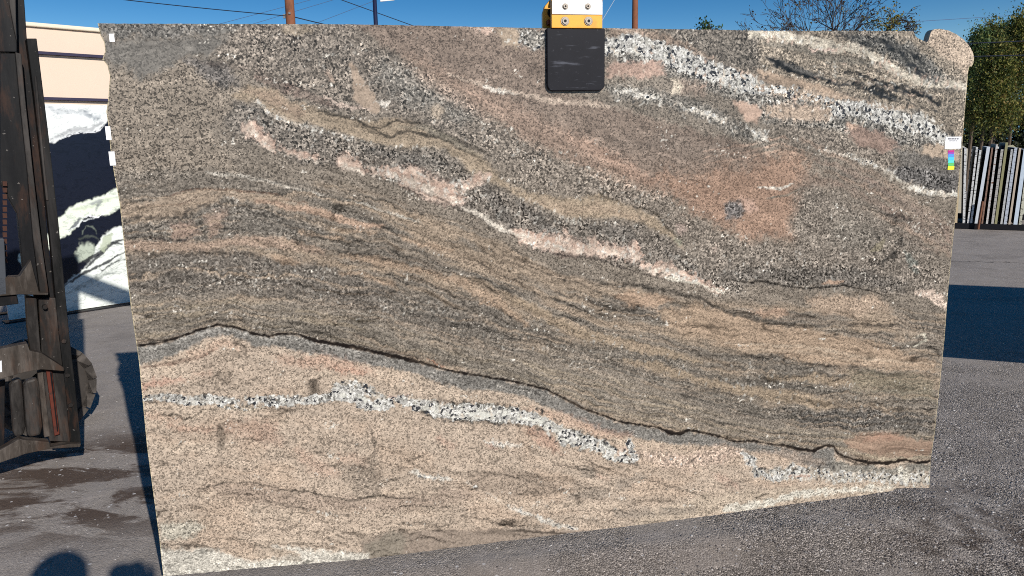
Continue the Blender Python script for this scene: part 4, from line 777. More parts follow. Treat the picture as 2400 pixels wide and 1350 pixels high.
    mb = MB(); mb.tube([Vector(o_) + Vector(ex) * (b0 + .032) + Vector((0, 0, v1 + .062)) + Vector(ez) * -.0505, Vector(o_) + Vector(ex) * (b0 + .032) + Vector((0, 0, v1 + .062)) + Vector(ez) * -.047], .016, 14); put(mb, 'pivot_hole_shade', drk, par=rj)  # second part: solid black disc painted as the shade of a hole
    mb = MB(); mb.prism([(b0 + .012, v1 + .018), (b0 + .06, v1 + .018), (b0 + .06, v1 + .034), (b0 + .012, v1 + .034)], o_, ex, ey, ez, -.0505, -.02); put(mb, 'guide_block', plain('rust_block', (.22, .05, .02), .7), par=rj)
    mb = MB(); mb.prism([(a0 + .02, w1 + .06), (a1 - .02, w1 + .06), (um + .03, w1 + .22), (um - .03, w1 + .22)], o_, ex, ey, ez, -.035, .0); put(mb, 'lifting_link', yel, bev=.003)
    for sgn in (-1, 1):
        mb = MB(); mb.tube([Vector(o_) + Vector(ex) * (um + sgn * .05) + Vector((0, 0, w1 + .045)) + Vector(ez) * d for d in (-.074, .0225)], .008, 10)
        put(mb, 'cross_pin', stl, smooth=True)
    return um, w1 + .22
def stickers():
    pap = plain('white_paper', (.80, .80, .80), .6, var=.03); ink = plain('grey_print', (.22, .22, .24), .7, var=.1)
    o_, ex, ey, ez = slab_frame()
    def quad(px0, py0, px1, py1, off0, off1, name, mat, par=None, org=None):
        x0, y0 = on_slab(px0, py1, off1); x1, y1 = on_slab(px1, py0, off1)
        mb = MB(); mb.prism([(x0, y0), (x1, y0), (x1, y1), (x0, y1)], o_, ex, ey, ez, off0, off1); o = mb.build(name, mat)
        c = org or Vector(SLAB.p + SLAB.u * (x0 + x1) / 2 + np.array([0, 0, (y0 + y1) / 2]))
        for v in o.data.vertices: v.co -= c
        if par: o.parent = par
        else: o.location = c
        return o, c
    lab = empty('paper_tag', (0, 0, 0), 'white paper tag with small grey print on the right edge of the granite slab', 'tag')
    o, c = quad(2214, 320, 2254, 349, .0006, .0016, 'sheet', pap, lab); lab.location = c
    for i, (x0, x1, y, h) in enumerate(((2222, 2229, 323, 4), (2230, 2236, 323, 4), (2237, 2242, 323, 4), (2243, 2247, 323, 4), (2225, 2231, 329, 2.2), (2232, 2239, 329, 2.2), (2240, 2244, 329, 2.2))):
        quad(x0, y, x1, y + h, .0018, .0021, 'print', ink, lab, c)
    st = empty('rainbow_sticker', (0, 0, 0), 'small rainbow striped sticker in pink, blue, green and yellow below the white paper tag', 'sticker')
    cols = [(352, 357, (.50, .03, .22)), (357, 361, (.30, .08, .45)), (361, 368, (.10, .28, .72)), (368, 375, (.08, .50, .72)), (375, 382, (.10, .60, .55)), (382, 389, (.12, .50, .14)), (389, 398, (.78, .75, .05))]
    c = None
    for a, b, cc in cols:
        w = 1 if a < 385 else 2
        o, c2 = quad(2223 - w, a, 2236 + w * .5, b, .0006, .0014, 'stripe', plain('sticker_ink', cc, .5, var=.05), st, c)
        if c is None: c = c2; st.location = c2
    for k, (x0, y0, x1, y1, lb) in enumerate(((257, 79, 267, 98, 'topmost of three white stickers down the left edge of the granite slab'), (249.5, 296, 258, 328, 'middle one of three white stickers down the left edge of the granite slab'), (258, 355, 268, 388, 'lowest of three white stickers down the left edge of the granite slab'))):
        o, c = quad(x0, y0, x1, y1, .0006, .0016, 'white_sticker', pap); setp(o, lb, 'sticker', 'white stickers on the slab edge')

# ------------------------------------------------------------------ forklift
MAST = Plane((-2.22, 3.59), radians(38))
def forklift(um, ztop):
    def metal(name, base, light, amt, rough=.5, sc=7, rust=.3):
        m, t, b = newmat(name); g = NG(t); co = g.coord()
        st = g.mapping(co, (1.6, 1.6, .28)); n = g.noise(st, sc, 6, .7, .3)
        c = g.mix(g.noise(co, 40, 4, .7).outputs[0], tuple(x * .6 for x in base), tuple(x * 1.5 for x in base))
        c = g.mix(g.ramp(n.outputs[0], [(.44, 0.0), (.64, amt)]), c, light)
        n2 = g.noise(g.mapping(co, (2, 2, .5), (0, 0, 0), (3, 1, 2)), 6, 6, .7); c = g.mix(g.ramp(n2.outputs[0], [(.52, 0.0), (.64, rust * .9)]), c, (.095, .040, .020))
        sp = g.noise(co, 55, 3, .5); c = g.mix(g.ramp(sp.outputs[0], [(.70, 0.0), (.74, .6)]), c, (.22, .20, .18))
        g.l(c, b.inputs['Base Color']); b.inputs['Roughness'].default_value = rough; b.inputs['Specular IOR Level'].default_value = .12
        g.l(g.bump(n.outputs[0], .25, .004), b.inputs['Normal']); return m
    blk = metal('mast_black', (.006, .006, .006), (.034, .031, .030), .6)
    worn = metal('mast_worn', (.016, .014, .013), (.075, .066, .060), .7)
    dust = metal('mast_dusty', (.035, .028, .023), (.13, .11, .095), .85, .7)
    darkw = metal('mast_dark', (.006, .006, .007), (.02, .019, .019), .5)
    redm = plain('red_lead_paint', (.095, .022, .013), .6, var=.4, sc=30, dirt=(.03, .018, .015), dirt_amt=.85, dirt_sc=26)
    chain = plain('rusty_chain', (.055, .022, .014), .7, var=.5, sc=60)
    tyre_m = plain('tyre_rubber', (.050, .043, .038), .9, var=.35, sc=12, bump=.3, dirt=(.13, .112, .098), dirt_amt=.75, dirt_sc=9)
    root = empty('forklift', (-2.9, 3.9, 0), 'black forklift with scuffed steel mast and chunky dusty tyre at the left edge', 'forklift')
    R0_ = root.location.copy()
    def put(mb, name, mat, par=root, bev=.0, smooth=False):
        o = mb.build(name, mat, None, smooth, bev)
        for v in o.data.vertices: v.co -= R0_
        o.parent = par; return o
    def shp(pts, off0, off1, name, mat, par=root, bev=.003):
        P = [MAST.uv(x, y, off1) for x, y in pts]
        mb = MB(); mb.prism(P, MAST.p, MAST.u, (0, 0, 1), MAST.n, off0, off1); return put(mb, name, mat, par, bev)
    # outer upright (runs up out of view) and its web
    up = shp([(-60, -330), (44, -330), (57, 0), (63, 90), (100, 420), (112, 560), (146, 858), (160, 1040), (120, 1046), (96, 860), (66, 560), (20, 90), (-60, -10)], -.13, -.09, 'mast_upright', darkw)
    shp([(62, 90), (86, 90), (112, 300), (137, 520), (163, 790), (176, 900), (190, 1040), (165, 1040), (152, 900), (138, 780), (118, 560), (100, 400), (80, 225)], -.07, .0, 'mast_flange', blk)
    shp([(80, 180), (86, 178), (104, 380), (114, 470), (108, 470), (96, 350)], .001, .006, 'wear_strip', worn)
    shp([(36, 122), (50, 126), (58, 220), (76, 390), (96, 560), (114, 686), (94, 688), (78, 560), (64, 400), (48, 250)], -.06, .012, 'carriage_channel', worn)
    shp([(0, 125), (36, 125), (64, 400), (94, 686), (60, 684), (40, 500), (0, 430)], -.10, -.03, 'carriage_web', darkw)
    shp([(-120, -300), (20, -300), (24, 0), (40, 60), (40, 122), (-120, 120)], -.10, -.02, 'mast_crosshead', darkw)
    shp([(21, -300), (30, -300), (38, 60), (40, 100), (33, 70), (22, 10)], -.02, .004, 'hose', worn)
    shp([(-60, 560), (10, 560), (16, 690), (-60, 700)], -.02, .05, 'side_plate', plain('blue_grey_plate', (.05, .055, .065), .5))
    shp([(-60, 655), (46, 648), (72, 610), (92, 686), (114, 686), (112, 692), (46, 690), (-60, 700)], -.02, .05, 'carriage_bar', dust)
    shp([(-60, 690), (40, 692), (44, 712), (-60, 726)], -.02, .03, 'bar_shade_strip', darkw)  # dark strip modelled in place of the shade under the carriage bar
    for i in range(13):
        y = 425 + i * 15
        shp([(6, y), (16, y), (17, y + 11), (7, y + 11)], -.03, -.012, 'chain_link', chain, bev=0)
    # lower part
    shp([(60, 692), (86, 700), (98, 860), (76, 860), (64, 770)], -.06, .0, 'lift_cylinder', worn)
    shp([(90, 700), (140, 698), (150, 864), (100, 866)], -.06, -.02, 'channel_web', worn)
    shp([(-60, 830), (64, 805), (70, 822), (98, 828), (150, 862), (150, 870), (96, 866), (60, 872), (-60, 905)], -.01, .05, 'crossbeam', dust)
    shp([(-60, 860), (4, 845), (5, 872), (-60, 880)], .051, .053, 'white_decal', plain('decal_white', (.7, .7, .72), .5))
    for (a, b) in ((22, 52), (54, 92)):
        shp([(a, 905), (a + 6, 893), (b - 6, 886), (b, 895), (b + 8, 1000), (b + 4, 1020), (a + 14, 1026), (a + 8, 1012)], -.08, -.03, 'cylinder_cover', worn, bev=.012)
    shp([(-60, 905), (12, 890), (10, 1060), (-60, 1075)], -.12, -.09, 'back_panel', darkw)
    shp([(88, 872), (104, 868), (118, 1022), (104, 1026)], -.05, -.01, 'inner_channel', dust)
    shp([(98, 868), (162, 866), (174, 1036), (116, 1034)], -.05, -.01, 'lower_web', worn)
    shp([(108, 868), (122, 868), (140, 1018), (128, 1022)], -.009, .012, 'red_guide_rail', redm)
    shp([(117, 872), (121, 872), (137, 1012), (134, 1012)], .0125, .018, 'grease_groove', darkw)
    shp([(-60, 1062), (0, 1056), (44, 1030), (116, 1036), (118, 1048), (168, 1040), (190, 1040), (188, 1048), (118, 1052), (60, 1064), (0, 1085), (-60, 1105)], -.03, .03, 'foot_plate', dust)
    for x, y in ((150, 800), (158, 880), (166, 950), (106, 720)):
        c = MAST.uv(x, y, .012); mb = MB(); mb.prism([(c[0] + .011 * cos(k * pi / 4), c[1] + .011 * sin(k * pi / 4)) for k in range(8)], MAST.p, MAST.u, (0, 0, 1), MAST.n, -.02, .012); put(mb, 'bolt', worn)
    # wheels
    def wheel(c, yaw, r, w):
        ax = Vector((cos(yaw), sin(yaw), 0)); fw = Vector((-sin(yaw), cos(yaw), 0)); upv = Vector((0, 0, 1)); c = Vector(c)
        prof = [(-.46, .45), (-.5, .62), (-.5, .9), (-.44, .95), (-.3, .975), (0, .98), (.3, .975), (.44, .95), (.5, .9), (.5, .62), (.46, .45)]
        n = 40; V = [c + ax * (a * w) + (fw * cos(2 * pi * k / n) + upv * sin(2 * pi * k / n)) * (b * r) for k in range(n) for a, b in prof]
        m = len(prof); Fs = [(k * m + i, k * m + i + 1, ((k + 1) % n) * m + i + 1, ((k + 1) % n) * m + i) for k in range(n) for i in range(m - 1)]
        mb = MB(); mb.add(V, Fs); ty = put(mb, 'tyre', tyre_m, smooth=True)
        nl = 18
        for k in range(nl * 2):
            side = 1 if k % 2 else -1; a = 2 * pi * (k / (nl * 2)); 
            e1 = fw * cos(a) + upv * sin(a); e2 = -fw * sin(a) + upv * cos(a)
            Q = []
            for (s_, lat, tw) in ((0, .02, .16), (0, .53, -.05), (1, .53, -.05), (1, .02, .16)):
                pass
            P = []
            for rad in (.93, 1.01):
                for lat, tw in ((.02, .35), (.02, 1.25), (.50, 1.0), (.53, -.05)):
                    P.append(c + ax * (side * lat * w) + (e1 * cos((tw - .5) * .30) + e2 * sin((tw - .5) * .30)) * (rad * r * (1 if lat < .4 else .985)))
            for rad in (.80,):
                for lat, tw in ((.53, .0), (.53, .95)):
                    P.append(c + ax * (side * lat * w) + (e1 * cos((tw - .5) * .30) + e2 * sin((tw - .5) * .30)) * (rad * r))
            mb = MB(); fs = [(0, 1, 2, 3), (7, 6, 5, 4), (0, 4, 5, 1), (1, 5, 6, 2), (2, 6, 7, 3), (3, 7, 4, 0), (3, 2, 9, 8), (7, 8, 9, 6), (3, 8, 7), (2, 6, 9)]
            mb.add(P, fs); put(mb, 'tread_lug', tyre_m, par=ty)
        mb = MB(); V = [c + ax * (a * w) + (fw * cos(2 * pi * k / 24) + upv * sin(2 * pi * k / 24)) * (b * r) for k in range(24) for a, b in ((.44, .47), (.40, .44), (.1, .4), (.08, .2), (.3, .18), (.3, .001))]
        Fs = [(k * 6 + i, k * 6 + i + 1, ((k + 1) % 24) * 6 + i + 1, ((k + 1) % 24) * 6 + i) for k in range(24) for i in range(5)]; mb.add(V, Fs); put(mb, 'rim', plain('rim_paint', (.03, .028, .025), .6), par=ty)
    wheel((-2.80, 4.20, .275), radians(-34), .275, .24)
    wheel((-3.6, 3.0, .33), radians(-28), .33, .25)
    wheel((-4.1, 5.0, .28), radians(-52), .28, .2); wheel((-4.7, 4.2, .28), radians(-52), .28, .2)
    # chassis, counterweight and guard to the left of the view
    yaw = radians(38 + 90); fwd = Vector((cos(yaw), sin(yaw), 0)); rgt = Vector(MAST.u)
    Rm = Matrix.Rotation(MAST.yaw, 3, 'Z'); c0 = Vector((-3.55, 3.55, 0))
    body = plain('forklift_body_paint', (.55, .30, .04), .5, dirt=(.08, .06, .05), dirt_amt=.6)
    mb = MB(); mb.box(c0 + Vector((-.35, .35, .62)), (.95, 1.3, .62), Rm); put(mb, 'chassis', body, bev=.05)
    mb = MB(); mb.box(c0 + Vector((-.95, 1.1, .75)), (.95, .5, .9), Rm); put(mb, 'counterweight', blk, bev=.08)
    mb = MB(); mb.box(c0 + Vector((-.45, .5, 1.03)), (.5, .5, .14), Rm); mb.box(c0 + Vector((-.6, .7, 1.3)), (.5, .1, .5), Rm); put(mb, 'seat', blk, bev=.03)
    # lifting boom out to the clamp
    tip = Vector(SLAB.p + SLAB.u * um); tip.z = 0
    M0 = Vector((-2.62, 3.35, 0))
    a = M0 + Vector((0, 0, 2.95)); bq = Vector((tip.x, tip.y, 2.95)); dr = (bq - a).normalized()
    mb = MB(); Rb = dr.to_track_quat('X', 'Z').to_matrix(); mb.box((a + bq) / 2 + dr * .1, ((bq - a).length + .3, .12, .16), Rb); put(mb, 'boom', blk, bev=.008)
    mb = MB(); mb.box(M0 + Vector((-.02, .0, 2.3)), (.5, .09, 1.4), Rm); put(mb, 'boom_mast', darkw)
    z = ztop + .02; links = MB(); k = 0
    mb = MB()
    while z < 2.86:
        ang = 0 if k % 2 else pi / 2; ex = Vector((cos(ang), sin(ang), 0)); cc = Vector((tip.x, tip.y, z))
        pts = [cc + ex * .014 * cos(q * pi / 4) + Vector((0, 0, .026 * sin(q * pi / 4))) for q in range(9)]
        mb.tube(pts, .005, 5, cap=False); z += .04; k += 1
    ch = put(mb, 'hoist_chain', worn)

# ------------------------------------------------------------------ black and white marble slab behind on the left
MARB = Plane((-4.234, 8.042), radians(46))
def marble():
    yaw = MARB.yaw
    L = MARB.uv(20, 740)[0]; Rr = .42
    z0 = MARB.uv(303, 708)[1]; z1 = MARB.uv(250, 247)[1]
    NU, NV = 260, 220
    u = np.linspace(L, Rr, NU + 1); v = np.linspace(z0, z1, NV + 1); UU_, VV_ = np.meshgrid(u, v, indexing='ij')
    Pw = MARB.p + UU_[..., None] * MARB.u + np.array([0, 0, 1.0]) * VV_[..., None]; d = Pw - CP; kk = d @ F_
    X = (1200 + FPX * (d @ RR) / kk).ravel(); Y = (675 - FPX * (d @ UU) / kk).ravel()
    p = Painter(X, Y, (30, 34, 52), 0, 0)
    W_ = (238, 240, 236)
    p.c[:] = np.array([.008, .010, .020])
    dk = np.array([.010, .012, .022])
    def pol(P, c, soft=2.5, warp=3, a=1.0, fw=2.0, **k): p.poly(P, c, soft=soft, warp=warp, fw=fw, a=a, **k)
    pol([(-60, 200), (320, 200), (320, 262), (262, 270), (245, 290), (228, 308), (205, 311), (180, 311), (150, 322), (130, 332), (100, 334), (40, 345), (-60, 350)], W_)
    p.line([(108, 250), (130, 262), (200, 262), (235, 285)], 5, (150, 154, 160), a=.5, soft=8, warp=6); p.line([(200, 258), (220, 280), (240, 268)], 4, (120, 126, 134), a=.5, soft=5)
    p.line([(112, 328), (150, 314), (180, 303), (215, 304), (240, 285)], 4, (120, 118, 122), a=.6, soft=5, warp=4)
    p.line([(112, 333), (150, 323), (182, 312), (226, 311), (245, 293)], 1.0, (230, 230, 230), soft=1, warp=2)
    pol([(40, 600), (120, 545), (133, 517), (170, 483), (200, 470), (245, 456), (275, 440), (330, 410), (330, 460), (276, 486), (262, 498), (232, 506), (212, 502), (192, 512), (185, 528), (160, 550), (145, 556), (60, 640)], (226, 232, 214))
    p.line([(170, 492), (215, 482), (262, 462)], 3, (180, 190, 160), a=.6, soft=4); p.line([(205, 478), (235, 470), (225, 490)], 4, (90, 92, 110), a=.6, soft=4, warp=5)
    p.line([(160, 540), (175, 528), (185, 512)], 5, (60, 62, 84), a=.8, soft=3, warp=5); p.line([(180, 510), (205, 503), (230, 508), (258, 490)], 1.4, (240, 240, 240))
    p.line([(150, 545), (180, 530), (190, 515), (225, 508)], 1.2, (225, 228, 226))
    p.line([(192, 548), (200, 528), (216, 532), (226, 548)], 1.6, (120, 128, 116), a=.7, soft=2, warp=6); p.line([(185, 560), (205, 552), (232, 560)], 2.5, (92, 98, 88), a=.6, soft=3, warp=6)
    pol([(178, 590), (190, 572), (215, 572), (228, 592), (222, 606), (195, 612), (180, 610)], (190, 198, 180), a=.85, soft=6)
    pol([(225, 580), (240, 552), (262, 535), (330, 520), (360, 800), (-60, 800), (-60, 700), (60, 690), (140, 672), (185, 640), (215, 608)], (228, 232, 224))
    for L_, w in (([(140, 655), (170, 632), (200, 612), (235, 590), (262, 570), (300, 560)], 3.5), ([(150, 668), (190, 645), (225, 625), (250, 616), (300, 590)], 3), ([(228, 630), (240, 634), (262, 620), (300, 606)], 1.3), ([(258, 568), (285, 575)], 2.5), ([(262, 608), (270, 606)], 3.5), ([(280, 602), (286, 600)], 3),
                  ([(200, 628), (230, 600), (250, 584)], 4)):
        p.line(L_, w, (22, 24, 34), a=.9, soft=2, warp=4, fw=3)
    pol([(232, 582), (246, 552), (264, 545), (258, 566), (244, 590)], (176, 184, 158), a=.8)
    for i in range(9):
        p.line([(150 + i * 8, 690 - i * 3), (210 + i * 6, 655 - i * 2), (300, 600 + i * 6)], .9, (140, 146, 140), a=.6, soft=1.2, warp=5, brk=.4)
    p.poly([(-60, 380), (120, 345), (112, 400), (120, 520), (60, 600), (-60, 640)], None)
    n = len(X); front = np.stack([UU_.ravel() - .0, np.zeros(n), VV_.ravel()], 1)
    idx = np.arange(n).reshape(NU + 1, NV + 1); ff = np.stack([idx[:-1, :-1], idx[1:, :-1], idx[1:, 1:], idx[:-1, 1:]], -1).reshape(-1, 4)
    C4 = [idx[0, 0], idx[-1, 0], idx[-1, -1], idx[0, -1]]
    ringf = front[C4]; ringb = ringf.copy(); ringb[:, 1] = .03
    V = np.concatenate([front, ringf, ringb]); faces = [tuple(int(i) for i in f) for f in ff] + [(n + i, n + 4 + i, n + 4 + (i + 1) % 4, n + (i + 1) % 4) for i in range(4)] + [(n + 7, n + 6, n + 5, n + 4)]
    me = bpy.data.meshes.new('marble_slab'); me.from_pydata(V.tolist(), [], faces)
    m, t, b = newmat('black_white_marble'); g = NG(t); A = g.n('ShaderNodeAttribute'); A.attribute_name = 'stone_colour'
    nn = g.noise(g.mapping(g.coord(), (1, 1, 2.2), (0, radians(25), 0)), 9, 6, .7, 1.2); c = g.mix(g.ramp(nn.outputs[0], [(.53, 0.0), (.60, .55), (.64, .1), (.75, .4)]), A.outputs['Color'], g.mix(1.0, A.outputs['Color'], (.30, .32, .33), 'MULTIPLY'))
    g.l(c, b.inputs['Base Color']); b.inputs['Roughness'].default_value = .22; b.inputs['Specular IOR Level'].default_value = .35
    me.materials.append(m); ca = me.attributes.new('stone_colour', 'FLOAT_COLOR', 'POINT'); arr = np.ones((len(V), 4), np.float32); arr[:n, :3] = np.clip(p.c, 0, 1) * .98; arr[n:, :3] = .35; ca.data.foreach_set('color', arr.ravel())
    o = bpy.data.objects.new('marble_slab', me); COL.objects.link(o); o.location = (MARB.p[0], MARB.p[1], 0); o.rotation_euler = (0, 0, yaw)
    setp(o, 'polished black marble slab with bold white swirls standing behind the left edge of the granite', 'stone slab')
    # low rack under it
    dk = plain('rack_black_steel', (.012, .012, .014), .6, dirt=(.05, .03, .02), dirt_amt=.4)
    rk = empty('steel_rack', (MARB.p[0], MARB.p[1], 0), 'low black steel rack under the black and white marble slab', 'rack', yaw=yaw)
    mb = MB(); mb.box(((L + Rr) / 2, -.02, z0 - .055), (Rr - L + .1, .16, .10)); mb.build('base_beam', dk, rk, bevel=.004)
    mb = MB(); mb.box(((L + Rr) / 2, .5, z0 - .055), (Rr - L + .1, .1, .10)); mb.build('rear_beam', dk, rk)
    for x in (L + .2, (L + Rr) / 2, Rr - .1):
        mb = MB(); mb.box((x, .25, (z0 - .105) / 2), (.08, .7, z0 - .105)); mb.build('foot', dk, rk)
        mb = MB(); mb.tube([(x, .42, z0 - .06), (x, .09, z1 - .1)], .03, 6); mb.build('back_post', dk, rk)

# ------------------------------------------------------------------ building on the left
def building():
    B = Plane((-4.234 - 4.2, 8.042 + 4.6), radians(43))
    wall = plain('cream_render', (.70, .545, .425), .8, var=.03, sc=2, dirt=(.64, .50, .39), dirt_amt=.2, dirt_sc=1.5)
    trim = plain('dark_trim', (.035, .03, .06), .6); cap = plain('cream_coping', (.72, .64, .50), .7, var=.04)
    pts = [(62, 50), (62, 60), (92, 121), (92, 126), (102, 228), (102, 233), (230, 68), (230, 77), (245, 134), (245, 139), (245, 236)]
    za = np.mean([B.uv(62, 51)[1], B.uv(225, 68)[1]]); zb = np.mean([B.uv(62, 60)[1], B.uv(225, 79)[1]])
    z1 = np.mean([B.uv(92, 122)[1], B.uv(243, 136)[1]]); z2 = np.mean([B.uv(102, 229)[1], B.uv(245, 237)[1]])
    u0, u1 = B.uv(-260, 100)[0], B.uv(420, 100)[0]
    root = empty('building', (B.p[0], B.p[1], 0), 'cream walled flat roofed building with thin dark trim lines behind the marble slab', 'building', yaw=B.yaw)
    L = u1 - u0; cx = (u0 + u1) / 2; th = .05
    for (a, b) in ((zb + .0, z1 + th / 2), (z1 - th / 2, z2 + th / 2), (z2 - th / 2, 0)):
        mb = MB(); mb.box((cx, 3, (a + b) / 2), (L, 6, abs(a - b))); mb.build('wall_panel', wall, root)
    for z in (z1, z2):
        mb = MB(); mb.box((cx, 2.96, z), (L + .06, 6.08, th * .92)); mb.build('trim_band', trim, root)
    mb = MB(); mb.box((cx, 3, zb + (za - zb) / 2 + .006), (L + .08, 6.12, za - zb)); mb.build('coping', cap, root, bevel=.02)

# ------------------------------------------------------------------ poles and wires
def pole(name, label, px, wpx, Y, h, mat, cat='utility pole', group=None):
    c = aty(px, 60, Y); r = wpx / 2 / FPX * Y
    root = empty(name, (c.x, c.y, 0), label, cat, group)
    mb = MB(); mb.tube([(0, 0, 0), (0, 0, h * .5), (0, 0, h)], [r * 1.15, r * 1.02, r * .85], 14); sh = mb.build('shaft', mat, root, smooth=True)
    return root, r
def poles():
    wood = plain('weathered_wood_pole', (.22, .085, .045), .85, var=.4, sc=3, dirt=(.09, .045, .03), dirt_amt=.7, dirt_sc=3)
    navy = plain('navy_painted_steel', (.012, .016, .045), .45)
    root, r = pole('utility_pole', 'brown wooden utility pole left of the navy steel pole above the slab', 682, 20, 20, 9.5, wood, group='wooden utility poles')
    mb = MB(); mb.box((0, 0, 8.8), (2.2, .12, .14)); mb.build('crossarm', wood, root)
    ins = plain('insulator_glaze', (.2, .2, .2), .3); 
    for x in (-1, -.4, .4, 1):
        mb = MB(); mb.tube([(x, 0, 8.87), (x, 0, 8.98), (x, 0, 9.02)], [.05, .05, .02], 8); mb.build('insulator', ins, root)
    mb = MB(); mb.box((-.03 - r, -.02, aty(682, 38, 20).z), (.06, .06, .1)); mb.build('cable_bracket', ins, root)
    mb = MB(); mb.box((.02, -r - .01, aty(687, 33, 20).z), (.05, .02, .05)); mb.build('number_disc', ins, root)
    root, r = pole('utility_pole', 'brown wooden utility pole right of the lifting clamp', 1488, 13, 30, 11.5, wood, group='wooden utility poles')
    mb = MB(); mb.box((0, 0, 10.8), (2.2, .12, .14)); mb.build('crossarm', wood, root)
    for x in (-1, -.4, .4, 1):
        mb = MB(); mb.tube([(x, 0, 10.87), (x, 0, 10.98), (x, 0, 11.02)], [.05, .05, .02], 8); mb.build('insulator', ins, root)
    root, r = pole('sign_pole', 'thin navy steel pole with a white sign panel at its top', 881, 10, 20, 6.6, navy, 'sign pole')
    za = aty(900, 3, 20).z
    mb = MB(); mb.box((.32, -.02, za + .15), (.36, .03, .30), Matrix.Rotation(radians(-4), 3, 'Y')); sp = mb.build('sign_panel', plain('white_sign', (.8, .8, .78), .5), root, bevel=.005)
    mb = MB(); mb.box((.15, 0, za + .26), (.3, .04, .04)); mb.build('sign_bracket', navy, root)
    mb = MB(); mb.tube([(0, 0, 6.6), (0, 0, 6.66)], [r * 1.4, r * .5], 12); mb.build('cap', navy, root)
def wires():
    blk = plain('cable_black', (.015, .02, .035), .6); blu = plain('cable_faded', (.10, .16, .28), .7)
    def wire(pts, wpx, mat, label, sag=0.0):
        P = [aty(x, y, Y) for x, y, Y in pts]; r = wpx / 2 / FPX * np.mean([p[2] for p in pts])
        A, B_ = P[0], P[-1]
        if len(P) == 2:
            P = [A.lerp(B_, k / 16) - Vector((0, 0, sag * 4 * (k / 16) * (1 - k / 16))) for k in range(17)]
        mb = MB(); mb.tube(P, r, 5); o = mb.build('overhead_wire', mat, smooth=True); setp(o, label, 'wire', 'overhead wires')
    wire([(-60, -45, 19), (668, 37, 19.8)], 2.0, blk, 'thick black overhead wire running left from the wooden pole', .05)
    wire([(690, 40, 20.2), (1100, 132, 23)], 2.2, blk, 'black overhead wire sloping down right from the wooden pole behind the slab', .03)
    wire([(690, -40, 24), (1100, 108, 26)], 1.8, blk, 'thin dark wire crossing in front of the navy steel pole')
    wire([(500, 60, 30), (1000, -72, 28)], 1.1, blu, 'faint wire rising right behind the wooden pole, left one of two')
    wire([(560, 66, 31), (1040, -78, 29)], 1.1, blu, 'faint wire rising right behind the wooden pole, right one of two')
    wire([(690, 74, 27), (960, -30, 26)], 1.1, blu, 'faint wire rising right towards the navy steel pole')
    wire([(1395, 75, 26), (1470, -50, 26)], 1.1, plain('cable_pale', (.45, .5, .55), .6), 'thin pale wire slanting up right of the lifting clamp')
    wire([(2040, 112, 19), (2520, 91, 18)], 2.4, blk, 'upper one of two black wires in front of the evergreens')
    wire([(2040, 139, 19), (2520, 126, 18)], 2.4, blk, 'lower one of two black wires in front of the evergreens')
    wire([(1900, 66, 30), (2500, 28, 30)], 1.2, blu, 'faint blue wire high above the evergreens')

# ------------------------------------------------------------------ trees
def leafmat(name, stops):
    m, t, b = newmat(name); g = NG(t); ge = g.n('ShaderNodeNewGeometry')
    c = g.ramp(ge.outputs['Random Per Island'], stops); g.l(c, b.inputs['Base Color']); b.inputs['Roughness'].default_value = .6; b.inputs['Specular IOR Level'].default_value = .25
    tr = g.n('ShaderNodeBsdfTranslucent'); g.l(c, tr.inputs['Color']); mx = g.n('ShaderNodeMixShader'); mx.inputs[0].default_value = .25
    g.l(b.outputs[0], mx.inputs[1]); g.l(tr.outputs[0], mx.inputs[2]); g.l(mx.outputs[0], t.nodes['Material Output'].inputs['Surface']); return m
def leaf_mesh(name, C, size, mat, parent, R, up=.3):
    n = len(C); a = R.rand(n) * 2 * pi; el = R.uniform(-1, 1, n); d1 = np.stack([np.cos(a) * np.sqrt(1 - el ** 2), np.sin(a) * np.sqrt(1 - el ** 2), el * .8 + up], 1)
    r2 = R.normal(size=(n, 3)); d2 = np.cross(d1, r2); d2 /= np.linalg.norm(d2, axis=1)[:, None]; s = size * R.uniform(.6, 1.4, n)[:, None]
    V = np.stack([C - d1 * s * .1, C + d1 * s * .5 + d2 * s * .32, C + d1 * s, C + d1 * s * .5 - d2 * s * .32], 1).reshape(-1, 3)
    me = bpy.data.meshes.new(name); me.vertices.add(len(V)); me.vertices.foreach_set('co', V.ravel()); me.loops.add(n * 4); me.polygons.add(n)
    me.loops.foreach_set('vertex_index', np.arange(n * 4, dtype=np.int32)); me.polygons.foreach_set('loop_start', np.arange(n, dtype=np.int32) * 4); me.update(calc_edges=True); me.materials.append(mat)
    o = bpy.data.objects.new(name, me); COL.objects.link(o); o.parent = parent; return o
def branches(mb, p, d, r, L, depth, R, tips, spread=.6, minr=.004, gravity=.0):
    n = 4; pts = [p]; rs = [r]; q = p.copy(); dd = d.copy()
    for i in range(n):
        dd = (dd + Vector(R.normal(size=3) * .14) + Vector((0, 0, gravity))).normalized(); q = q + dd * (L / n); pts.append(q.copy()); rs.append(max(minr, r * (1 - .5 * (i + 1) / n)))
    mb.tube(pts, rs, 5 if r > .02 else 3, cap=False)
    if depth == 0: tips.append((pts[-1], dd)); tips.append((pts[2], dd)); return
    for k in range(R.randint(2, 5)):
        i = R.randint(1, n + 1) if k else n
        a = Vector(R.normal(size=3)); nd = (dd + a.normalized() * spread).normalized()
        branches(mb, pts[i], nd, rs[i] * .72, L * R.uniform(.55, .85), depth - 1, R, tips, spread, minr, gravity)
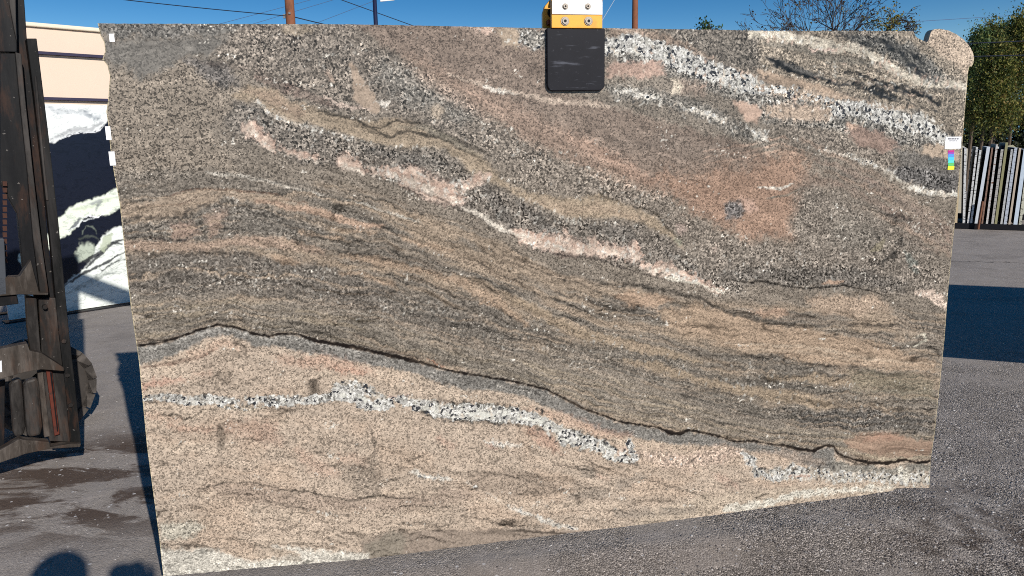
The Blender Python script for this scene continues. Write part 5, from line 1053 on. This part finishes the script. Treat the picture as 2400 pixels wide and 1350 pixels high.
def trees():
    bark = plain('tree_bark', (.10, .075, .055), .9, var=.4, sc=6)
    R = np.random.RandomState(11)
    ev = leafmat('evergreen_leaves', [(0, (.025, .042, .012)), (.35, (.07, .09, .022)), (.65, (.15, .16, .035)), (.85, (.23, .21, .05)), (.95, (.26, .17, .05)), (1, (.32, .25, .10))])
    ev2 = leafmat('evergreen_leaves_blue', [(0, (.03, .06, .022)), (.5, (.08, .13, .045)), (.85, (.16, .20, .06)), (1, (.24, .24, .09))])
    def conifer(px, ytop, Y, wpx, label, mat, base=.8, N=9000, seed=1, lean=0):
        R = np.random.RandomState(seed); c = aty(px, ytop, Y); h = c.z; rad = wpx / 2 / FPX * Y
        root = empty('evergreen_tree', (c.x, c.y, 0), label, 'tree', 'evergreen trees beyond the slab racks')
        mb = MB(); mb.tube([(0, 0, 0), (.05, 0, h * .5), (0, 0, h * .96)], [.06, .045, .015], 7)
        for k in range(26):
            z = base + (h - base) * R.rand() ** 1.1 * .9; a = R.rand() * 2 * pi; l = rad * (1 - (z / h) ** 2.2) * .9
            mb.tube([(0, 0, z), (cos(a) * l * .6, sin(a) * l * .6, z + l * .25), (cos(a) * l, sin(a) * l, z + l * .55)], [.03, .018, .006], 4)
        mb.build('trunk', bark, root)
        clumps = []
        for k in range(150):
            z = base + (h - base) * R.rand() ** .85; f = min(1, (1 - (z / h)) * 2.4 + .12) * (1 if z > base + .5 else .8); a = R.rand() * 2 * pi; rr = rad * f * R.uniform(.35, 1.02)
            clumps.append((cos(a) * rr, sin(a) * rr, z, R.uniform(.18, .42)))
        clumps += [(R.uniform(-.08, .08), R.uniform(-.08, .08), h - .25 - .2 * k, .13 + .04 * k) for k in range(4)]
        cl = np.array(clumps); ii = R.randint(0, len(cl), N); off = R.normal(size=(N, 3)) * np.array([.45, .45, .75]); Cc = cl[ii, :3] + off * cl[ii, 3:4]
        leaf_mesh('crown', Cc, .062, mat, root, R, .5)
    conifer(2296, 78, 24, 60, 'leftmost pointed evergreen beside the saw-cut corner of the granite', ev2, 2.0, 9000, 1)
    conifer(2324, 70, 25, 70, 'second pointed evergreen from the left beyond the slab racks', ev, 2.4, 12000, 2)
    conifer(2352, 73, 26, 60, 'slim evergreen in the middle of the row beyond the slab racks', ev2, 2.5, 11000, 3)
    conifer(2392, 55, 24, 90, 'tallest evergreen at the right edge of the photo', ev, 2.3, 17000, 4)
    conifer(2470, 50, 25, 110, 'broad evergreen just past the right edge of the photo', ev, 2.0, 9000, 5)
    conifer(2340, 120, 22.5, 110, 'dark yellowish leafy evergreen bush in front of the pointed evergreens', ev, 2.0, 20000, 6)
    conifer(2235, 160, 27, 90, 'evergreen mostly hidden behind the right edge of the granite', ev, 2.4, 5000, 7)
    # dark hedge mass behind
    hd = []
    Rh = np.random.RandomState(9); N = 26000; X0, X1 = aty(2180, 330, 31).x, aty(2620, 330, 31).x
    Cc = np.stack([Rh.uniform(X0, X1, N), Rh.uniform(30.5, 32.5, N), np.zeros(N)], 1); tops = 1.9 + 1.3 * vnoise(Cc[:, 0] * .9, Cc[:, 0] * 0 + 2, 3); Cc[:, 2] = .1 + (tops - .1) * Rh.rand(N) ** .8
    keep = vnoise(Cc[:, 0] * 3, Cc[:, 2] * 3, 5) > .40; Cc = Cc[keep]
    hr = empty('hedge', ((X0 + X1) / 2, 31.5, 0), 'dark low hedge behind the evergreens and slab racks', 'hedge'); Cc[:, 0] -= (X0 + X1) / 2; Cc[:, 1] -= 31.5
    leaf_mesh('foliage', Cc, .16, leafmat('hedge_leaves', [(0, (.006, .010, .006)), (.6, (.018, .026, .012)), (1, (.04, .045, .02))]), hr, Rh)
    mb = MB()
    for k in range(16): mb.tube([((k / 15 - .5) * (X1 - X0), 0, 0), ((k / 15 - .5) * (X1 - X0) + .2, 0, 1.6)], [.06, .03], 5)
    mb.build('stem', bark, hr)
    # bare autumn tree above the right half of the slab
    dkb = plain('dark_twigs', (.045, .035, .035), .9)
    c = aty(1945, 60, 26); root = empty('autumn_tree', (c.x, c.y, 0), 'almost bare autumn tree with a few brown leaves above the right of the slab', 'tree')
    mb = MB(); tips = []; Rt = np.random.RandomState(21)
    mb.tube([(0, 0, 0), (.1, 0, 2.5), (.0, 0, 4.3)], [.20, .16, .12], 8)
    for k in range(11):
        a = k * 2.4 + .4; e = (.35, .75, 1.15)[k % 3]
        branches(mb, Vector((0, 0, 4.0 + .06 * k)), Vector((cos(a) * cos(e), sin(a) * cos(e), sin(e) * .9)), .05, 1.3, 4, Rt, tips, .62, .0075, .03)
    mb.build('trunk', dkb, root)
    T = np.array([list(t[0]) for t in tips]); Rt.shuffle(T); T = T[:1100] + Rt.normal(size=(min(1100, len(T)), 3)) * .05
    leaf_mesh('crown', T, .075, leafmat('autumn_leaves', [(0, (.05, .035, .025)), (.5, (.12, .08, .04)), (.9, (.16, .13, .04)), (1, (.2, .18, .04))]), root, Rt)
    def small(name, px, py, Y, label, hz, rad, mat, N, seed, thin=.02, dp=3):
        c = aty(px, py, Y); Rq = np.random.RandomState(seed); root = empty(name, (c.x, c.y, 0), label, 'tree')
        mb = MB(); tips = []; z = c.z - hz
        mb.tube([(0, 0, 0), (.06, 0, z * .5), (0, 0, z)], [.09, .07, .045], 7)
        for k in range(5):
            a = k * 2 * pi / 5 + seed; branches(mb, Vector((0, 0, z - .1)), Vector((cos(a) * rad, sin(a) * rad, 1.0)).normalized(), thin, hz * .5, dp, Rq, tips, .5, .005)
        mb.build('trunk', dkb, root)
        T = np.array([list(t[0]) for t in tips]); k = Rq.randint(0, len(T), N); P = T[k] + Rq.normal(size=(N, 3)) * .07
        leaf_mesh('crown', P, .075, mat, root, Rq, .4)
    grn = leafmat('sprig_leaves', [(0, (.02, .05, .015)), (.6, (.05, .10, .03)), (1, (.11, .15, .04))])
    gold = leafmat('gold_leaves', [(0, (.05, .06, .015)), (.5, (.16, .14, .02)), (1, (.30, .22, .03))])
    small('young_tree', 1655, 52, 24, 'small leafy green tree top poking above the slab right of the clamp', .55, .6, grn, 260, 31)
    small('young_tree', 2072, 20, 25, 'small tree with golden green leaves right of the bare autumn tree', .95, .5, gold, 420, 33)
    small('young_tree', 2130, 48, 27, 'low twiggy tree with sparse yellow leaves left of the saw-cut corner', .7, .8, gold, 160, 35)
    small('young_tree', 1835, 58, 27, 'low bare twiggy tree left of the autumn tree', .8, .9, leafmat('few_brown', [(0, (.06, .04, .03)), (1, (.12, .09, .05))]), 50, 37)

# ------------------------------------------------------------------ slab racks on the right
def racks():
    A = gnd(2240, 536); B_ = gnd(2400, 541); dr = (B_ - A); dr.z = 0; dr.normalize(); yaw = atan2(dr.y, dr.x)
    Pn = Plane(A, yaw)
    dk = plain('rack_steel', (.010, .010, .013), .6); rust = plain('rack_rust', (.16, .07, .04), .8, var=.4, sc=20)
    root = empty('slab_rack', (A.x, A.y, 0), 'long low black steel rack holding a row of leaning stone slabs', 'rack', yaw=yaw)
    mb = MB(); mb.box((1.9, .05, .055), (4.6, .12, .10)); mb.build('base_beam', dk, root, bevel=.004)
    mb = MB(); mb.box((1.9, 2.2, .055), (4.6, .12, .10)); mb.build('rear_beam', dk, root)
    for x in (-.3, 1.5, 3.4):
        mb = MB(); mb.box((x, 1.15, .05), (.1, 2.2, .08)); mb.build('side_beam', dk, root)
    q0 = Pn.uv(2292, 537, .06); q1 = Pn.uv(2303, 472, .06)
    mb = MB(); mb.tube([(q0[0], -.07, .01), (q1[0], -.07, q1[1])], .026, 6); mb.build('stake', rust, root)
    mb = MB(); mb.box((1.9, 2.35, .8), (.08, .08, 1.5)); mb.build('back_post', dk, root)
    def em(name, col, col2=None, rough=.5):
        if col2 is None: return plain(name, col, rough, var=.2, sc=25)
        m, t, b = newmat(name); g = NG(t); n = g.noise(g.mapping(g.coord(), (.3, .3, 1)), 42, 4, .7); c = g.ramp(n.outputs[0], [(.40, col2), (.47, col)]); g.l(c, b.inputs['Base Color']); b.inputs['Roughness'].default_value = rough; return m
    face = plain('slab_face_shaded', (.012, .013, .022), .5); face2 = plain('slab_face_grey', (.06, .06, .065), .4)  # first one: near-black navy puts the shade between the slabs into their colour
    W_ = (.72, .71, .68); K_ = (.03, .03, .03)
    D = [  # bottom px, top px, top py, thickness px, edge material, depth behind rack front, label
        (2240, 2251, 340, 7, em('edge_cream', (.62, .48, .30)), 'tan edged slab at the left end of the far rack'),
        (2259, 2263, 347, 6, em('edge_white_black', W_, K_), 'white slab with black dashed edge, first upright one right of the tan edge'),
        (2269, 2290, 345, 5, em('edge_white2', W_, K_), 'dashed white slab edge leaning right, left one of a close pair'),
        (2276, 2298, 352, 5, em('edge_white3', (.70, .70, .66), K_), 'dashed white slab edge leaning right, right one of a close pair'),
        (2288, 2317, 344, 8, em('edge_bluewhite', (.66, .70, .74)), 'thick bluish white slab edge behind the rusty stake'),
        (2302, 2326, 346, 4, em('edge_rust', (.28, .17, .12), (.12, .08, .07)), 'thin rusty brown slab edge right of the bluish white one'),
        (2313, 2337, 338, 5, em('edge_mottle', (.60, .58, .55), (.20, .10, .06)), 'mottled brown and white slab edge in the middle of the far rack'),
        (2326, 2349, 350, 6, em('edge_grey', (.46, .44, .40), (.15, .13, .12)), 'grey speckled slab edge left of the olive one'),
        (2334, 2360, 334, 6, em('edge_olive', (.32, .30, .16)), 'tall olive coloured slab edge in the far rack'),
        (2347, 2372, 350, 5, em('edge_grey2', (.55, .55, .53), (.22, .22, .22)), 'pale grey streaked slab edge right of the olive one'),
        (2356, 2381, 346, 7, em('edge_bluegrey', (.52, .56, .62), (.20, .21, .24)), 'blue grey slab edge, thicker one right of the pale streaked one'),
        (2366, 2391, 347, 5, em('edge_tan', (.55, .46, .36)), 'thin tan slab edge near the right border of the photo'),
        (2380, 2404, 350, 9, em('edge_ice', (.60, .68, .76)), 'thick icy blue slab edge cut by the right border of the photo'),
        (2391, 2413, 352, 6, em('edge_last', (.58, .56, .44), K_), 'cream and black dashed slab edge at the right border of the photo'),
    ]
    for i, (xb, xt, yt, w, mat, lab) in enumerate(D):
        ub, vb = Pn.uv(xb, 524); ut, vt = Pn.uv(xt, yt); vb = .107; th = w * .72 / FPX * 15.6
        dep = 1.7 + .5 * ((i * 7) % 5) / 5
        mb = MB(); P = [(ub - th / 2, vb), (ub + th / 2, vb), (ut + th / 2, vt), (ut - th / 2, vt)]
        mb.prism(P, (0, 0, 0), (1, 0, 0), (0, 0, 1), (0, 1, 0), 0.0, dep, 0)
        o = mb.build('stone_slab', [mat, face2 if i in (1,) else face])
        for p_ in o.data.polygons:
            nrm = p_.normal
            if abs(nrm.y) < .5 and nrm.z < .9: p_.material_index = 1
        o.location = (A.x, A.y, 0); o.rotation_euler = (0, 0, yaw); setp(o, lab, 'stone slab', 'stone slabs leaning in the far rack')
    # row of further slabs seen over the top
    cols = [(.42, .38, .30), (.34, .32, .22), (.05, .05, .07), (.62, .60, .56), (.30, .12, .06), (.40, .42, .34)]
    labs = ['beige slab top showing above the left end of the rack row', 'olive slab top behind the tall olive edge', 'black slab top poking out behind the middle of the rack row', 'white slab top behind the mottled brown slab', 'orange brown slab top at the right end of the rack row', 'greenish grey slab top behind the icy blue slab']
    for (px, w, y0, cc, lab) in ((2258, 26, 331, cols[0], labs[0]), (2376, 22, 329, cols[1], labs[1]), (2322, 20, 334, cols[2], labs[2]), (2340, 16, 331, cols[3], labs[3]), (2395, 16, 336, cols[4], labs[4]), (2412, 20, 338, cols[5], labs[5])):
        a = aty(px, y0, 16.2); wd = w / FPX * 16.5
        mb = MB(); P = [(-wd / 2, .12), (wd / 2, .12), (wd / 2, a.z - .05), (wd * .1, a.z + .02), (-wd / 2, a.z)]
        mb.prism(P, (0, 0, 0), (1, 0, 0), (0, .06, 1), (0, 1, 0), 0, .03); o = mb.build('stone_slab', plain('rear_slab', cc, .5, var=.3, sc=20)); o.location = (a.x, a.y, -.115); o.rotation_euler = (0, 0, yaw * .6)
        setp(o, lab, 'stone slab', 'stone slabs in the second rack')

# ------------------------------------------------------------------ unseen trailer, added and sized to cast the shadow on the yard at right
def trailer():
    e = Vector((.92, -.38, 0)).normalized(); n = Vector((.38, .92, 0)).normalized(); P0 = Vector((3.72, 4.33, 0)); Lt, Wd = 7.6, 1.3; yaw = atan2(e.y, e.x)
    root = empty('shadow_trailer', P0 + e * Lt / 2 + n * Wd / 2, 'unseen white trailer added past the right edge to cast the shadow on the yard', 'trailer', yaw=yaw)
    wm = plain('trailer_white', (.7, .7, .7), .4, var=.05); dk = plain('trailer_dark', (.02, .02, .02), .7)
    mb = MB(); mb.box((0, 0, 1.5), (Lt, Wd, 1.7)); mb.build('body', wm, root, bevel=.02)
    mb = MB(); mb.box((0, 0, .63), (Lt - .4, Wd - .3, .04)); mb.build('frame', dk, root)
    for s_ in (-1, 1):
        for x in (1.6, 2.5):
            mb = MB(); mb.tube([(x, s_ * (Wd / 2 - .22), .33), (x, s_ * (Wd / 2 - .02), .33)], .33, 24); mb.build('wheel', dk, root)
        mb = MB(); mb.box((2.05, s_ * (Wd / 2 + .09), .74), (1.8, .18, .06)); mb.build('mudguard', dk, root)
    mb = MB(); mb.box((-Lt / 2 - .012, 0, 1.5), (.02, Wd - .1, 1.55)); mb.build('door', wm, root)

# ------------------------------------------------------------------ the photographer, who stands behind the camera; only the shadow shows
def photographer():
    skin = plain('skin', (.45, .27, .19), .55, var=.05); cloth = plain('dark_jacket', (.03, .035, .05), .8); hair = plain('brown_hair', (.05, .03, .02), .8)
    hx, hy = -.175, -.15; bx, by = hx - .02, hy - .10
    root = empty('person', (bx, by, 0), 'person in a dark jacket holding up a camera, whose shadow falls at the lower left', 'person')
    J = {'pel': (bx, by, .96, .15), 'wa': (bx, by, 1.1, .135), 'ch': (bx, by, 1.30, .155), 'nk': (bx, by + .02, 1.47, .06), 'hd0': (hx, hy - .01, 1.53, .075), 'hd': (hx, hy, 1.615, .092), 'hd1': (hx, hy, 1.67, .07),
         'sl': (bx - .18, by, 1.41, .065), 'sr': (bx + .18, by, 1.41, .065), 'el': (bx - .22, by + .10, 1.22, .045), 'er': (bx + .32, by - .02, 1.26, .045), 'wl': (-.035, -.10, 1.50, .028), 'wr': (.14, -.10, 1.50, .028),
         'hl': (-.02, -.075, 1.555, .03), 'hr': (.12, -.075, 1.555, .03),
         'hipl': (bx - .10, by, .90, .095), 'hipr': (bx + .10, by, .90, .095), 'kl': (bx - .12, by + .02, .50, .062), 'kr': (bx + .13, by, .50, .062), 'al': (bx - .13, by - .02, .10, .042), 'ar': (bx + .15, by - .04, .10, .042), 'tl': (bx - .14, by + .14, .035, .035), 'tr': (bx + .17, by + .12, .035, .035)}
    E = [('pel', 'wa'), ('wa', 'ch'), ('ch', 'nk'), ('nk', 'hd0'), ('hd0', 'hd'), ('hd', 'hd1'), ('ch', 'sl'), ('ch', 'sr'), ('sl', 'el'), ('sr', 'er'), ('el', 'wl'), ('er', 'wr'), ('wl', 'hl'), ('wr', 'hr'), ('pel', 'hipl'), ('pel', 'hipr'), ('hipl', 'kl'), ('hipr', 'kr'), ('kl', 'al'), ('kr', 'ar'), ('al', 'tl'), ('ar', 'tr')]
    def skinned(name, J, E, mat, rootk, par, sub=2):
        ks = list(J); me = bpy.data.meshes.new(name); me.from_pydata([(J[k][0] - bx, J[k][1] - by, J[k][2]) for k in ks], [(ks.index(a), ks.index(b)) for a, b in E], [])
        me.materials.append(mat); o = bpy.data.objects.new(name, me); COL.objects.link(o); o.parent = par
        md = o.modifiers.new('skin', 'SKIN'); md.use_smooth_shade = True; sv = me.skin_vertices[0].data
        for i, k in enumerate(ks): sv[i].radius = (J[k][3], J[k][3] * (.75 if k in ('ch', 'wa', 'pel') else 1))
        sv[ks.index(rootk)].use_root = True
        if sub: ss = o.modifiers.new('sub', 'SUBSURF'); ss.levels = sub; ss.render_levels = sub
        return o
    skinned('body', J, E, cloth, 'pel', root)
    # hands closed on the camera: a chain per finger
    for s_, hx_ in ((-1, -.02), (1, .12)):
        for f in range(4):
            z = 1.60 - f * .019; x = hx_
            F = {'a': (x, -.078, z - .015, .010), 'b': (x + s_ * .012, -.045, z, .009), 'c': (x + s_ * .002, -.022, z, .008), 'd': (x - s_ * .018, -.018, z, .007)}
            skinned('finger', F, [('a', 'b'), ('b', 'c'), ('c', 'd')], skin, 'a', root, 1)
        F = {'a': (hx_, -.085, 1.545, .011), 'b': (hx_ - s_ * .01, -.088, 1.575, .010), 'c': (hx_ - s_ * .02, -.084, 1.60, .009)}
        skinned('thumb', F, [('a', 'b'), ('b', 'c')], skin, 'a', root, 1)
    mb = MB(); 
    V = []; n = 12
    for i in range(7):
        th = i / 6 * pi * .62
        for k in range(16): V.append((hx - bx + .105 * sin(th) * cos(k * pi / 8), hy - by - .008 + .115 * sin(th) * sin(k * pi / 8), 1.63 + .112 * cos(th)))
    Fs = [(i * 16 + k, i * 16 + (k + 1) % 16, (i + 1) * 16 + (k + 1) % 16, (i + 1) * 16 + k) for i in range(6) for k in range(16)]; mb.add(V, Fs); mb.build('hair', hair, root, True)
    mb = MB(); mb.tube([(hx - bx, hy - by + .088, 1.64), (hx - bx, hy - by + .115, 1.605), (hx - bx, hy - by + .09, 1.595)], [.008, .014, .008], 6); mb.build('nose', skin, root, True)
    cm = empty('hand_camera', (.05, -.055, 1.59), 'small black compact camera held up by the person', 'camera')
    ck = plain('camera_black', (.02, .02, .02), .4)
    mb = MB(); mb.box((0, 0, 0), (.125, .03, .075)); mb.build('camera_body', ck, cm, bevel=.006)
    mb = MB(); mb.tube([(-.03, .015, .005), (-.03, .03, .005)], .026, 20); mb.build('lens', ck, cm)
    mb = MB(); mb.box((.03, 0, .043), (.03, .02, .012)); mb.build('flash_housing', ck, cm)

import time
ground()
building()
trees()
poles()
wires()
racks()
trailer()
marble()
um, zt = clamp()
forklift(um, zt)
build_granite()
stickers()
photographer()
